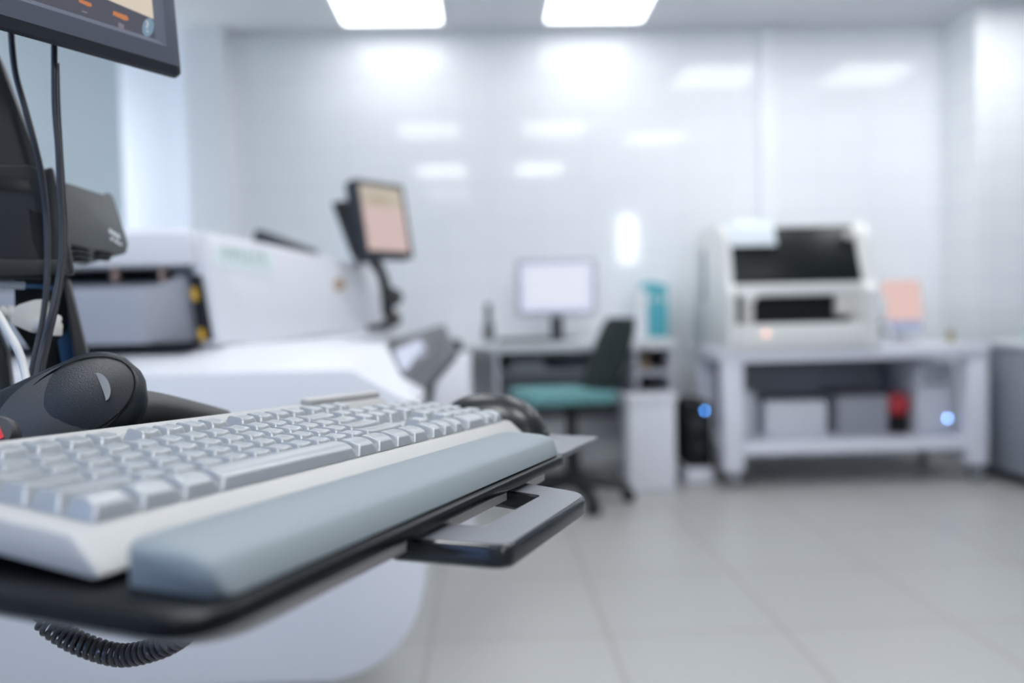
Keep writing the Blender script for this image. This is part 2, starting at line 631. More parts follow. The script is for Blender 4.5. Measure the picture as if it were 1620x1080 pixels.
bm = BM()
ring_prism(bm, HO, HI, -.0225, -.0105, .003)
hd = part('handle', bm, 'handle_black', tray, label='black loop handle under the tray front')
bm = BM()
n = len(HO)
co = Vector((.02, -.088))
top_o = [Vector(p) + (co - Vector(p)).normalized() * .0034 for p in HO]
top_i = [Vector(p) - (co - Vector(p)).normalized() * .0016 for p in HI]
A = [bm.verts.new((p.x, p.y, -.0101)) for p in top_o]
B = [bm.verts.new((p.x, p.y, -.0101)) for p in top_i]
A2 = [bm.verts.new((p.x, p.y, -.0108)) for p in top_o]
B2 = [bm.verts.new((p.x, p.y, -.0108)) for p in top_i]
for k in range(n - 1):
    bm.faces.new((A[k], A[k + 1], B[k + 1], B[k]))
    bm.faces.new((A2[k], A2[k + 1], A[k + 1], A[k]))
    bm.faces.new((B[k], B[k + 1], B2[k + 1], B2[k]))
part('grip_inlay', bm, 'handle_top', hd, label='matt grey top face of the handle')
# palm rest: cushion strip along the front edge
bm = BM()
prof = [(-.0225, .0004), (-.0222, .0150), (-.0245, .0166), (-.040, .0168), (-.056, .0158), (-.0635, .0142), (-.0675, .0115), (-.0712, .0010), (-.0700, .0004)]
rings = []
us = [(-.199, .72, .75), (-.1975, .86, .90), (-.194, .95, .97), (-.189, 1, 1), (-.12, 1, 1), (0, 1, 1), (.10, 1, 1), (.160, 1, 1), (.172, .97, 1), (.1795, .90, .97), (.1835, .78, .90), (.1855, .62, .80)]
for u, sv, sw in us:
    vm = -.047
    rings.append([(u, vm + (v - vm) * sv, .0004 + (w_ - .0004) * sw) for v, w_ in prof])
loft(bm, rings)
part('palm_rest', bm, 'palm_rubber', tray, label='grey-blue cushioned palm rest', ang=50)
# support column and foot on the floor, left of the picture
bm = BM()
c0 = MT @ Vector((-.13, .30, WT - .03))
tb = tray.matrix_world.inverted()
tube(bm, [tb @ c0, tb @ Vector((c0.x, c0.y, .02))], .028, 20, 0)
part('support_post', bm, 'dark_plastic', tray)
bm = BM()
lathe(bm, [(.02, .03), (.10, .022), (.16, .012), (.165, .001), (.001, .001)], 32, tb @ Matrix.Translation((c0.x, c0.y, 0)))
part('foot_plate', bm, 'dark_plastic', tray)

# ================================================================== KEYBOARD
U = 0.01905
kb = thing('keyboard', MK, 'pale grey keyboard under a clear silicone skin on the near black tray', 'keyboard')
bm = BM()
prof = [(-.0195, -.0125), (-.0185, -.0108), (-.0035, -.0004), (-.001, 0), (.1245, 0), (.1275, .0050), (.1290, .0060), (.1410, .0065), (.1428, .0050), (.1425, -.0125), (.139, -.0140), (-.0175, -.0140)]
rings = []
for u, s in ((-.2035, .80), (-.2025, .93), (-.2005, 1), (.2440, 1), (.2462, .93), (.2470, .80)):
    rings.append([(u, .06 + (v - .06) * (1 - (1 - s) * .1), -.0137 + (w_ + .0137) * s if w_ > -.0137 else w_) for v, w_ in prof])
loft(bm, rings)
# raised strip with the indicator lights along the back right edge
box(bm, 7.0 * U, 12.85 * U, .1315, .1424, .005, .0118, r=.0022, seg=3)
part('case', bm, 'case_plastic', kb, ang=30)
bm = BM()
for u in (-.16, .20):
    box(bm, u - .015, u + .015, .112, .128, -.0270, -.0142, r=.001)
part('folding_foot', bm, 'case_plastic', kb)

KEYM = {}


def key_mesh(wu, row, du=1):
    """one sculpted key cap wu units wide; origin at its front-left corner of the pitch cell"""
    k = (wu, row, du)
    if k in KEYM:
        return KEYM[k]
    bm = BM()
    g = .00062
    x0, x1, y0, y1 = g, wu * U - g, g, du * U - g
    hgt = (.0090, .0086, .0085, .0086, .0089, .0091)[row]
    tilt = (-.0001, -.0003, -.0002, 0, .0001, .0002)[row]
    ix, fy, by = .0027, (.0034 if row else .0020), .0016
    wide = wu > 1.6
    nx, ny, nc = 10, 5, 4

    def dz(x, y):
        q = min(1, max(0, (x - x0 - ix) / (x1 - x0 - 2 * ix)))
        t = min(1, max(0, (y - y0 - fy) / (y1 - y0 - fy - by)))
        z = tilt * (t - .5) * 2
        if row == 0:
            z -= .0030 * max(0, .66 - t) ** 2 / .43
        elif not wide:
            z += .0011 * ((2 * q - 1) ** 2 - .5)
        else:
            z += .0009 * (max(0, abs(2 * q - 1) - .4) / .6) ** 2 - .0004
        return z

    def rloop(f, extra, r, z, full=True):
        a0, a1 = x0 + ix * f + extra, x1 - ix * f - extra
        b0, b1 = y0 + fy * f + extra, y1 - by * f - extra
        pts = []
        for (cx, cy, a) in ((a0 + r, b0 + r, PI), (a1 - r, b0 + r, 1.5 * PI), (a1 - r, b1 - r, 0), (a0 + r, b1 - r, .5 * PI)):
            side = nx if a in (PI, 0) else ny
            arc_ = [(cx + r * math.cos(a + PI / 2 * k_ / nc), cy + r * math.sin(a + PI / 2 * k_ / nc)) for k_ in range(nc + 1)]
            pts.append((arc_, side))
        out = []
        for i_ in range(4):
            arc_, side = pts[i_]
            nxt = pts[(i_ + 1) % 4][0][0]
            out += arc_
            e = arc_[-1]
            out += [(e[0] + (nxt[0] - e[0]) * k_ / side, e[1] + (nxt[1] - e[1]) * k_ / side) for k_ in range(1, side)]
        return [bm.verts.new((x, y, z + (dz(x, y) if full else 0))) for x, y in out]
    R_ = [rloop(0, 0, .0009, .0004, False), rloop(.86, 0, .0017, hgt - .0011), rloop(.95, .00012, .0018, hgt - .0005), rloop(1, .0003, .0018, hgt - .00012), rloop(1, .0008, .0017, hgt), rloop(1, .0022, .0012, hgt), rloop(1, .0040, .0007, hgt)]
    n = len(R_[0])
    for A, B in zip(R_[:-1], R_[1:]):
        for i in range(n):
            bm.faces.new((A[i], A[(i + 1) % n], B[(i + 1) % n], B[i]))
    bm.faces.new(R_[-1])
    KEYM[k] = finish(bm, 'key', 'key_plastic', 75)
    return KEYM[k]


def rowkeys(row):
    if row == 0:
        ks = [(0, 1.25), (1.25, 1.25), (2.5, 1.25), (3.75, 6.25), (10, 1.25), (11.25, 1.25), (12.5, 1.25), (13.75, 1.25), (15.25, 1), (16.25, 1), (17.25, 1), (18.5, 2), (20.5, 1), (21.5, 1)]
    elif row == 1:
        ks = [(0, 2.25)] + [(2.25 + i, 1) for i in range(10)] + [(12.25, 2.75), (16.25, 1)] + [(18.5 + i, 1) for i in range(4)]
    elif row == 2:
        ks = [(0, 1.75)] + [(1.75 + i, 1) for i in range(11)] + [(12.75, 2.25)] + [(18.5 + i, 1) for i in range(4)]
    elif row == 3:
        ks = [(0, 1.5)] + [(1.5 + i, 1) for i in range(12)] + [(13.5, 1.5)] + [(15.25 + i, 1) for i in range(3)] + [(18.5 + i, 1) for i in range(4)]
    elif row == 4:
        ks = [(i, 1) for i in range(13)] + [(13, 2)] + [(15.25 + i, 1) for i in range(3)] + [(18.5 + i, 1) for i in range(4)]
    else:
        ks = [(0, 1)] + [(2 + i, 1) for i in range(4)] + [(6.5 + i, 1) for i in range(4)] + [(11 + i, 1) for i in range(4)] + [(15.25 + i, 1) for i in range(3)]
    return ks


skinbm = BM()


unseen = BM()
for row in range(6):
    v0 = (row if row < 5 else 5.45) * U
    ks = rowkeys(row)
    for i, (u, wu) in enumerate(ks):
        me = key_mesh(wu, row)
        mx = Matrix.Translation(((u - 10) * U, v0, 0))
        far = MK @ mx @ Vector((wu * U, .01, .008))
        if pxof(far)[0] < -6:
            unseen.from_mesh(me)
            bmesh.ops.transform(unseen, matrix=mx, verts=unseen.verts[-len(me.vertices):])
            continue
        part('key', me, 'key_plastic', kb, mx)
        x_, y_ = (u - 10) * U + .0005, v0 + .0005
        fy_ = .0034 if row else .0020
        sv = [skinbm.verts.new(c) for c in ((x_ - .0001, y_ + .0007, .0010), (x_ + .0007, y_ - .0001, .0010), (x_ + .0007 + .0021, y_ - .0001 + fy_ * .8, .0074), (x_ - .0001 + .0021, y_ + .0007 + fy_ * .8, .0074))]
        skinbm.faces.new(sv).material_index = 1  # pale strip imitating light caught on the key's front-left edge
    # silicone: a V-shaped web in the gap between neighbours, and a low sheet over the row
    for (ua, wa), (ub, wb) in zip(ks[:-1], ks[1:]):
        e = (ua + wa - 10) * U
        if ub - ua - wa > .01:
            e2 = (ub - 10) * U
            a = [skinbm.verts.new(c) for c in ((e, v0, .0016), (e2, v0, .0016), (e2, v0 + U, .0016), (e, v0 + U, .0016))]
            skinbm.faces.new(a)
            continue
        g = .0005
        pts = [(-g, .0052), (0, .0022), (g, .0052)]
        for yy0, yy1 in ((v0 + .0009, v0 + U - .0009),):
            A = [skinbm.verts.new((e + x, yy0, z)) for x, z in pts]
            B = [skinbm.verts.new((e + x, yy1, z)) for x, z in pts]
            for q in range(2):
                skinbm.faces.new((A[q], A[q + 1], B[q + 1], B[q]))
if len(unseen.verts):
    part('key', unseen, 'key_plastic', kb, kind='stuff')
so_ = part('silicone_skin', skinbm, 'silicone', kb, label='clear silicone webs between the keys, with pale painted glints at key corners')
so_.data.materials.append(MATS['silicone_glint'])

# ================================================================== MOUSE
ms = thing('computer_mouse', MT @ Matrix.Translation((.282, .030, WT - .0006)), 'glossy black mouse on the shelf past the far end of the near keyboard', 'computer mouse')
bm = BM()
rings = []
for i in range(25):
    q = -1 + 2 * i / 24
    q = math.sin(q * PI / 2)
    v = .056 * q
    hw = .031 * max(.02, 1 - abs(q) ** 2.6) ** .5
    hh = .0385 * max(.02, 1 - abs(q - .04) ** 2.4 if abs(q - .04) < 1 else .02) ** .55
    arc_ = [(hw * math.cos(PI * k / 20), v, .0015 + hh * math.sin(PI * k / 20) ** .9) for k in range(21)]
    rings.append(arc_ + [(-hw * .93, v, 0), (hw * .93, v, 0)])
loft(bm, rings)
part('body', bm, 'mouse_black', ms, ang=60)
bm = BM()
tube(bm, [(.0306 * .96 * math.cos(a), .056 * .97 * math.sin(a) * 1.0, .0035) for a in [2 * PI * k / 40 for k in range(41)]], .0013, 6, 0)
part('side_trim', bm, 'mouse_silver', ms)
bm = BM()
lathe(bm, [(.004, -.003), (.0085, -.003), (.0095, -.0015), (.0095, .0015), (.0085, .003), (.004, .003)], 20, Matrix.Translation((0, -.028, .0235)) @ Matrix.Rotation(PI / 2, 4, 'Y'))
part('scroll_wheel', bm, 'dark_plastic', ms)

# ================================================================== BARCODE SCANNER
sx = Vector((-0.845, 0.455, -0.30)).normalized()     # along the head, towards its window
sn = Vector((0.20, -0.36, -0.91))
sn = (sn - sx * sn.dot(sx)).normalized()             # out of its back, towards the viewer
sy = sn.cross(sx)
SCO = RC(129, 640) * .545
MS = frame_c(SCO, sx, sy, sn) @ Matrix.Scale(.93, 4)
sc = thing('barcode_scanner', MS, 'black hand-held barcode scanner lying behind the near keyboard, grey half-moon light showing', 'barcode scanner')


def head_ring(s, k=1.0):
    x = -.046 + .110 * s
    e = 1 - abs(min(0, (s - .36) / .36)) ** 2.4
    w_ = .0355 * max(.02, e) ** .5 * (1 + .05 * max(0, s - .4))
    top = .013 * max(.02, e) ** .5 + .010 * max(0, .55 - abs(s - .45))
    bot = .026 * max(.02, e) ** .5
    out = []
    sgn = 1 if (sy.y < 0) else -1
    for q in range(36):
        a = 2 * PI * q / 36
        c, d = math.cos(a), math.sin(a)
        out.append((x, w_ * (1 if c * sgn > 0 else 1 - .55 * max(0, s - .25)) * math.copysign(abs(c) ** .8, c), (top if d > 0 else bot) * math.copysign(abs(d) ** .85, d)))
    return out


bm = BM()
loft(bm, [head_ring(i / 22) for i in range(23)])
part('head', bm, 'scanner_black', sc, ang=60)
# recessed oval: lighter crescent ring and a raised grained cover


def oval(cx, cy, rx, ry, rot, n=48, egg=0.0):
    pts = []
    for q in range(n):
        a = 2 * PI * q / n
        x, y = rx * math.cos(a), ry * math.sin(a) * (1 - egg * math.cos(a))
        pts.append((cx + x * math.cos(rot) - y * math.sin(rot), cy + x * math.sin(rot) + y * math.cos(rot)))
    return pts


def dome(bm, outline, z0, h, steps=6):
    cx = sum(p[0] for p in outline) / len(outline)
    cy = sum(p[1] for p in outline) / len(outline)
    rings = [[(p[0], p[1], z0 - .012) for p in outline]]
    for k in range(steps + 1):
        t = k / steps * .97
        rings.append([(p[0] + (cx - p[0]) * t, p[1] + (cy - p[1]) * t, z0 + h * (1 - (1 - t) ** 2)) for p in outline])
    loft(bm, rings)


bm = BM()
dome(bm, oval(.006, .001, .0495, .0300, 0, egg=-.04), .0138, .0072)
part('inset_ring', bm, 'scanner_ring', sc, ang=50)
bm = BM()
dome(bm, oval(-.0015, .0005, .0405, .0268, 0, egg=.05), .0152, .0070)
cov = part('top_cover', bm, 'scanner_cover', sc, ang=50)
bm = BM()
tube(bm, [(x, y, .0156) for x, y in oval(-.0015, .0005, .0412, .0274, 0, egg=.05) + oval(-.0015, .0005, .0412, .0274, 0, egg=.05)[:1]], .0006, 6, 0)
part('seam', bm, 'black_gloss', cov)
# half-moon status light
bm = BM()
arc = []
for k in range(13):
    a = -PI / 2 + PI * k / 12
    arc.append((-.0165 - .0062 * math.cos(a), .0115 * math.sin(a)))
for k in range(1, 12):
    a = PI / 2 - PI * k / 12
    arc.append((-.0165 - .0008 * math.cos(a), .0115 * math.sin(a)))
arc = [((x + .020) * .997 + y * .07 - .0234, y * .997 - (x + .020) * .07 + .003) for x, y in arc]
prism(bm, arc, .0185, .0217)
part('status_light', bm, 'scanner_light', sc, label='pale grey half-moon light')
# round nose with a red mark at the picture edge
bm = BM()
mx = inv(MS, P(-1, 686, .47))
lathe(bm, [(.0095, -.010), (.0110, -.004), (.0110, .003), (.0095, .0055), (.001, .006)], 24, Matrix.Translation(mx))
nose = part('nose_ring', bm, 'scanner_ring', sc)
bm = BM()
box(bm, mx.x - .0034, mx.x + .0020, mx.y - .0078, mx.y + .0060, mx.z + .0058, mx.z + .0064)
part('red_mark', bm, 'red_label', nose, label='red mark')
# handle: tapering grip running away to the right
bm = BM()
h0, h1, h2 = inv(MS, P(185, 655, .575)), inv(MS, P(250, 655, .605)), inv(MS, P(362, 676, .665))
tube(bm, [h0, h1, h2], lambda t: (.0205 - .006 * t) * (1 if t < .93 else max(.25, 1 - ((t - .93) / .07) ** 2 * .7)), 24, 12)
part('grip', bm, 'scanner_handle', sc, ang=60)

# coiled cord hanging under the tray
pts = [P(56, 966, .50), P(80, 990, .50), P(125, 1017, .498), P(190, 1036, .495), P(250, 1025, .49), P(292, 1002, .486), P(316, 975, .484)]
path = catmull(pts, 60)
bm = BM()
L = [0.0]
for a, b_ in zip(path[:-1], path[1:]):
    L.append(L[-1] + (b_ - a).length)
hel = []
T = (path[1] - path[0]).normalized()
nrm = T.orthogonal().normalized()
tot = L[-1]
turns = 29
NS = turns * 14
j = 0
for k in range(NS + 1):
    s = tot * k / NS
    while j < len(L) - 2 and L[j + 1] < s:
        j += 1
    f_ = (s - L[j]) / max(1e-9, L[j + 1] - L[j])
    p = path[j].lerp(path[j + 1], min(1, max(0, f_)))
    T = (path[j + 1] - path[j]).normalized()
    nrm = (nrm - T * nrm.dot(T)).normalized()
    bi = T.cross(nrm)
    ed = min(1, k / 30, (NS - k) / 40)
    a = 2 * PI * turns * k / NS
    hel.append(p + (nrm * math.cos(a) + bi * math.sin(a)) * .0058 * ed)
tube(bm, hel, .0016, 8, 0)
solo('coiled_cord', bm, 'cable_black', Matrix.Identity(4), 'black coiled cord sagging below the front corner of the black tray', 'cord')

# ================================================================== NEAR MONITOR
m1 = Vector((.5096, -.041, .8595)).normalized()
nrmc = Vector((.86, 0, -.51))
tilt = math.radians(5)
up = UPc.copy()
nh = (nrmc - m1 * nrmc.dot(m1))
nh = (nh - up * nh.dot(up)).normalized()
m2 = (up * math.cos(tilt) - nh * math.sin(tilt))
MM = face_frame(291, 118, .65, m1, m2)             # X right along the bottom edge, Y up, Z out of the screen
mo = thing('monitor', MM, 'dark slate framed monitor cut off by the picture edge, orange icons along its bottom', 'monitor')
MW, MH, BZ = .36, .30, .0185
bm = BM()
outer = rounded([(-MW, .006), (-.006, .006), (-.006, MH), (-MW, MH)], .006, 4)
inner1 = [(-MW + BZ * .9, BZ * .95), (-BZ * .9, BZ * .95), (-BZ * .9, MH - BZ), (-MW + BZ * .9, MH - BZ)]
inner = [(-MW + BZ * 1.25, BZ * 1.3), (-BZ * 1.25, BZ * 1.3), (-BZ * 1.25, MH - BZ * 1.3), (-MW + BZ * 1.25, MH - BZ * 1.3)]
for (a0, b0), (a1, b1), (c0_, c1_), (d0, d1) in [((-MW, .0055), (-.0035, .0055), inner1[1], inner1[0]), ((-.0035, .0055), (-.0035, MH), inner1[2], inner1[1]), ((-.0035, MH), (-MW, MH), inner1[3], inner1[2]), ((-MW, MH), (-MW, .0055), inner1[0], inner1[3])]:
    q = [bm.verts.new((x, y, z)) for (x, y), z in (((a0, b0), .0), ((a1, b1), .0), ((c0_, c1_), .0035), ((d0, d1), .0035))]
    bm.faces.new(q)
for i in range(4):
    a, b_ = inner1[i], inner1[(i + 1) % 4]
    c_, d_ = inner[(i + 1) % 4], inner[i]
    q = [bm.verts.new((x, y, z)) for (x, y), z in ((a, .0035), (b_, .0035), (c_, -.003), (d_, -.003))]
    bm.faces.new(q)
bmesh.ops.remove_doubles(bm, verts=bm.verts, dist=1e-5)
bz = part('bezel', bm, 'bezel_slate', mo)
bm = BM()
loft(bm, [[(a, b_, -.0002) for a, b_ in rounded([(-MW, .0055), (-.0035, .0055), (-.0035, MH), (-MW, MH)], .004, 4)], [(a, b_, -.004) for a, b_ in rounded([(-MW, -.001), (.0006, -.001), (.0006, MH), (-MW, MH)], .006, 4)], [(a, b_, -.008) for a, b_ in rounded([(-MW, -.002), (.0006, -.002), (.0006, MH), (-MW, MH)], .006, 4)], [(a, b_, -.0095) for a, b_ in outer], [(a, b_, -.030) for a, b_ in rounded([(-MW, .02), (-.02, .02), (-.02, MH - .02), (-MW, MH - .02)], .006, 4)]], cap=False)
prism(bm, rounded([(-MW + .002, .008), (-.006, .008), (-.006, MH - .002), (-MW + .002, MH - .002)], .004, 4), -.0095, -.0045)
prism(bm, rounded([(-MW + .03, .03), (-.03, .03), (-.03, MH - .03), (-MW + .03, MH - .03)], .02, 4), -.055, -.034, r=.006)
part('housing', bm, 'bezel_under', mo)
bm = BM()
box(bm, -MW + .02, -.02, .02, MH - .02, -.0035, -.0022)
scn = part('screen', bm, 'screen_slate', mo, label='dark slate screen')


def scr_rect(name, pxs, m, z=-.0020, label=None):
    bm = BM()
    prism(bm, trace(MM, pxs), z - .0002, z)
    return part(name, bm, m, scn, label=label)


scr_rect('tan_panel', [(168, -4), (252, 31.5), (248, -60), (120, -60)], 'screen_tan', label='pale tan panel on the screen')
scr_rect('icon', [(126, -4), (147, 4), (148, 9), (143, 9), (128, 2)], 'icon_orange')
scr_rect('icon', [(182, 16), (204, 24), (206, 31), (200, 31), (181, 22)], 'icon_orange')
scr_rect('icon', [(133, 15), (141, 18), (140, 20), (132, 17)], 'icon_grey')
scr_rect('icon', [(190, 34), (199, 38), (198, 46), (190, 42)], 'icon_grey')
scr_rect('icon', oval(237, 42, 9, 15, .15, 24), 'icon_blue')
bm = text_bm('?', .0135, .0001)
mxq = trace(MM, [(236, 50)])[0]
bmesh.ops.transform(bm, matrix=Matrix.Translation((mxq[0], mxq[1], -.0018)), verts=bm.verts)
part('icon', bm, 'icon_pale', scn, label='question mark icon')
bm = BM()
prism(bm, trace(MM, [(-60, -24), (-60, -14), (46, 24), (48, -4), (20, -16)]), .0002, .0009)
part('frame_strip', bm, 'strip_brown', mo, label='brown-grey strip on the lower frame')  # thin brown-grey strip laid over the lower frame

# ================================================================== STAND BEHIND THE SCANNER
SA = Vector((.90, 0, .436)).normalized()
MSt = face_frame(60, 350, .648, SA, UPc)
st = thing('monitor_stand', MT @ Matrix.Translation((.05, .30, WT)), 'black folded-metal stand behind the hanging cables at the picture edge', 'monitor stand')
ST2W = st.matrix_world.inverted()


def st_part(name, pxs, z0, z1, m, r=.0015, label=None, mx=MSt, parent=None):
    bm = BM()
    prism(bm, trace(mx, pxs), z0, z1, r=r, mx=ST2W @ mx)
    return part(name, bm, m, parent or st, label=label)


st_part('arm_cover', [(-150, -90), (-60, -40), (0, 88), (14, 128), (70, 272), (66, 330), (-150, 330)], -.055, -.004, 'stand_black', .004)
st_part('bracket', [(-120, 262), (46, 259), (68, 268), (84, 262), (100, 330), (119, 434), (60, 441), (-120, 441)], -.012, 0.0, 'stand_black', .003)
st_part('patch', [(-40, 272), (43, 281), (51, 305), (-40, 297)], -.001, .0006, 'stand_patch', .0002)
st_part('notch', [(46, 330), (70, 340), (74, 439), (52, 380)], -.002, .0006, 'slot_black', 0)
st_part('lower_lip', [(-120, 408), (104, 412), (110, 434), (-120, 440)], 0, .006, 'stand_black', .001)
st_part('strut', [(99, 436), (107, 440), (160, 650), (171, 694), (152, 694), (126, 640)], -.045, -.004, 'stand_dark', .002)
st_part('strut', [(-60, 442), (-48, 442), (6, 560), (16, 640), (16, 690), (0, 690), (-2, 640), (-14, 560)], -.045, -.010, 'stand_black', .002)
st_part('back_panel', [(10, 438), (104, 438), (142, 610), (100, 640), (52, 600), (40, 560), (12, 520)], -.062, -.050, 'stand_dark', .001)
st_part('blue_tab', [(100, 440), (107, 445), (118, 600), (96, 600), (86, 540), (104, 520)], -.040, -.034, 'cable_blue', .001, label='blue plastic strip')
bm = BM()
box(bm, -.10, .17, -.012, .065, .0006, .0045, r=.001)
part('foot', bm, 'stand_black', st)

# box with vents and pale lettering, mounted on the bracket
BA = Vector((.07, .004, 1.0)).normalized()
BN = Vector((1.0, -.27, -.07)).normalized()
MB_ = face_frame(106, 384, .685, BA, (-.27, -1, 0))
bxo = thing('speaker', MB_, 'small black box with vent slots and pale lettering beside the hanging cables', 'speaker')
bm = BM()
so = trace(MB_, [(104, 383), (199, 402), (203, 386), (179, 311), (172, 304), (167, 309), (104, 289)])
SPK = ([tuple(round(c, 4) for c in p) for p in so], pxof(MB_ @ Vector((.05, 0, -.04))))
prism(bm, rounded(so, [.001, .004, .004, .003, .002, .001, .001], 4), -.042, 0, r=.0016, seg=3)
part('shell', bm, 'speaker_black', bxo)
bm = BM()
for (a, z) in ((.030, -.009), (.066, -.008), (.016, -.019), (.048, -.019), (.080, -.018), (.030, -.030), (.064, -.030)):
    box(bm, a - .011, a + .011, -.0012, .0008, z - .0030, z + .0030, r=.0004)
part('vent', bm, 'slot_black', bxo)
bm = BM()
for (x, y, w_, h_) in ((174, 366, 4.2, 7), (180, 370, 4.4, 7), (186, 374, 4.4, 7), (176, 378, 4.2, 5), (183, 382, 4.6, 5), (189, 386, 4.6, 4)):
    prism(bm, rounded(trace(MB_, [(x - w_ / 2, y - h_ / 2 - .8), (x + w_ / 2, y - h_ / 2 + .8), (x + w_ / 2 + 1, y + h_ / 2 + .8), (x - w_ / 2 + 1, y + h_ / 2 - .8)]), .0008, 3), .0001, .0005)
part('lettering', bm, 'logo_grey', bxo, label='pale grey lettering')

# ================================================================== CABLES


def cable(name, pts, r, m, label, cat='cable', group=None, seg=10):
    bm = BM()
    tube(bm, [P(*p) for p in pts], r, seg, 8)
    return solo(name, bm, m, Matrix.Identity(4), label, cat, group)


cable('monitor_cable', [(17, 30, .612), (19, 70, .61), (25, 118, .612), (40, 172, .615), (55, 228, .62), (66, 278, .625), (73, 340, .63), (75, 400, .63), (73, 460, .628), (66, 515, .622), (56, 560, .615), (46, 610, .605), (38, 660, .60)], .0024, 'cable_black',
      'black cable hanging from the monitor nearest the picture edge, bowed outward', group='black cables below the near monitor')
cable('monitor_cable', [(86, 52, .598), (86, 100, .598), (87, 170, .60), (92, 235, .602), (95, 300, .605), (98, 350, .607), (98, 400, .607), (91, 450, .605), (80, 500, .60), (68, 548, .598), (57, 600, .592), (50, 660, .59)], .0023, 'cable_black',
      'thicker black cable hanging straight down from the monitor beside the black box', group='black cables below the near monitor')
cable('monitor_cable', [(91, 100, .606), (93, 170, .608), (97, 240, .61), (101, 300, .612), (104, 350, .614), (103, 400, .614), (97, 450, .612), (87, 500, .607), (76, 548, .603), (66, 600, .598), (60, 660, .595)], .0014, 'cable_black',
      'thin black cable hanging close behind the straight one', group='black cables below the near monitor')
# white mains lead with plug
MP = face_frame(46, 497, .655, Vector((.85, .05, .52)), UPc)
pl = thing('power_plug', MP, 'cream moulded plug with a white lead pushed in below the black bracket', 'power plug')
bm = BM()
prism(bm, rounded([(-.013, -.008), (.004, -.0155), (.0135, -.0135), (.0135, .0125), (.004, .0125), (-.010, .006)], [.004, .004, .002, .002, .004, .004], 5), -.010, .010, r=.002, seg=3)
part('plug_body', bm, 'plug_beige', pl)
bm = BM()
lathe(bm, [(.0034, -.020), (.0036, -.012), (.0052, -.0118), (.0052, -.009), (.004, -.0088), (.004, -.007), (.0058, -.0068), (.0058, -.004), (.0046, -.0038), (.0046, -.002), (.0066, -.0018), (.0066, .002)], 18,
      Matrix.Translation((-.0125, 0, 0)) @ Matrix.Rotation(PI / 2, 4, 'Y'))
part('strain_relief', bm, 'plug_beige', pl)
bm = BM()
ip = MP.inverted()
tube(bm, [(-.030, 0, 0), (-.036, 0, .010), (-.042, -.002, .028), (-.046, -.010, .050)], .0030, 12)
tube(bm, [ip @ P(-30, 470, .598), ip @ P(-8, 490, .597), ip @ P(10, 520, .595), ip @ P(26, 548, .592), ip @ P(36, 575, .59), ip @ P(44, 615, .585), ip @ P(48, 660, .58)], .0029, 12)
part('lead', bm, 'cable_white', pl, label='white lead')
bm = BM()
mx = P(90, 515, .655)
MC_ = face_frame(90, 516, .655, Vector((.85, .05, .52)), UPc)
cn = thing('cable_connector', MC_, 'small cream connector peeping out behind the black cables', 'connector')
bm = BM()
prism(bm, rounded([(-.006, -.0075), (.004, -.0075), (.004, .002), (.0025, .003), (.0035, .0075), (.001, .0095), (-.006, .0095)], .0015, 3), -.006, .006, r=.001)
part('body', bm, 'plug_beige', cn)
bm = BM()
box(bm, -.016, -.0055, -.004, .005, -.004, .004, r=.001)
part('collar', bm, 'cable_white', cn)
nw = thing('network_cable', face_frame(20, 451, .652, Vector((.9, .03, .436)), UPc), 'grey-sleeved blue cable running along under the black bracket', 'cable')
bm = BM()
lathe(bm, [(.0025, -.03), (.0030, -.028), (.0034, .006), (.0032, .0085), (.0022, .009)], 16, Matrix.Rotation(PI / 2, 4, 'Y'))
part('sleeve', bm, 'ferrule_grey', nw, label='grey sleeve')
bm = BM()
tube(bm, [(.009, 0, 0), (.02, 0, -.001), (.032, -.002, -.004)], .0020, 10)
part('wire', bm, 'cable_blue', nw, label='blue wire')

# ================================================================== WHITE ANALYZER BEHIND THE TRAY
an = thing('analyzer', loc(-.75, 2.1, 0), 'large white analyzer with an open hood and curved body, directly behind the near tray', 'laboratory analyzer')
A_ = an.matrix_world.inverted()
# body with rounded lower corner
bm = BM()
out = [(-1.42, .846), (-1.42, .25), (-.33, .25)]
for k in range(1, 9):
    a = k / 8 * PI / 2
    out.append((-.33 + .20 * math.sin(a), .45 - .20 * math.cos(a)))
out += [(-.135, .62), (-.141, .776), (-.256, .846)]
prism(bm, out, 1.50, 1.78, 'Y', r=.006, seg=2, mx=A_)
part('body', bm, 'analyzer_white', an, ang=32)
bm = BM()
prism(bm, [(1.502, .840), (1.76, .886), (1.79, .886), (1.79, .84)], -1.42, -.262, 'X', r=.003, mx=A_)
box(bm, -1.42, -.335, 1.7905, 3.0, .60, .886, mx=A_)
t = bmesh.new()
vs = [t.verts.new(c) for c in ((-.262, 1.502, .843), (-.143, 1.503, .778), (-.225, 1.76, .884), (-.262, 1.76, .886), (-.262, 1.502, .6), (-.143, 1.503, .6), (-.225, 1.76, .6), (-.262, 1.76, .6))]
for f_ in ((0, 1, 2, 3), (4, 7, 6, 5), (0, 4, 5, 1), (1, 5, 6, 2), (2, 6, 7, 3), (3, 7, 4, 0)):
    t.faces.new([vs[i] for i in f_])
merge(bm, t, A_)
part('deck', bm, 'analyzer_white', an, ang=25)
bm = BM()
box(bm, -1.38, -.42, 1.62, 2.70, 0.0, .60, r=.004, mx=A_)
part('plinth', bm, 'analyzer_trim', an)
# hood: slab sides, beam across the front, roof
Z1, Z2 = 1.70, 2.70
hA, hB = Vector((-.575, Z1)), Vector((-.357, Z2))
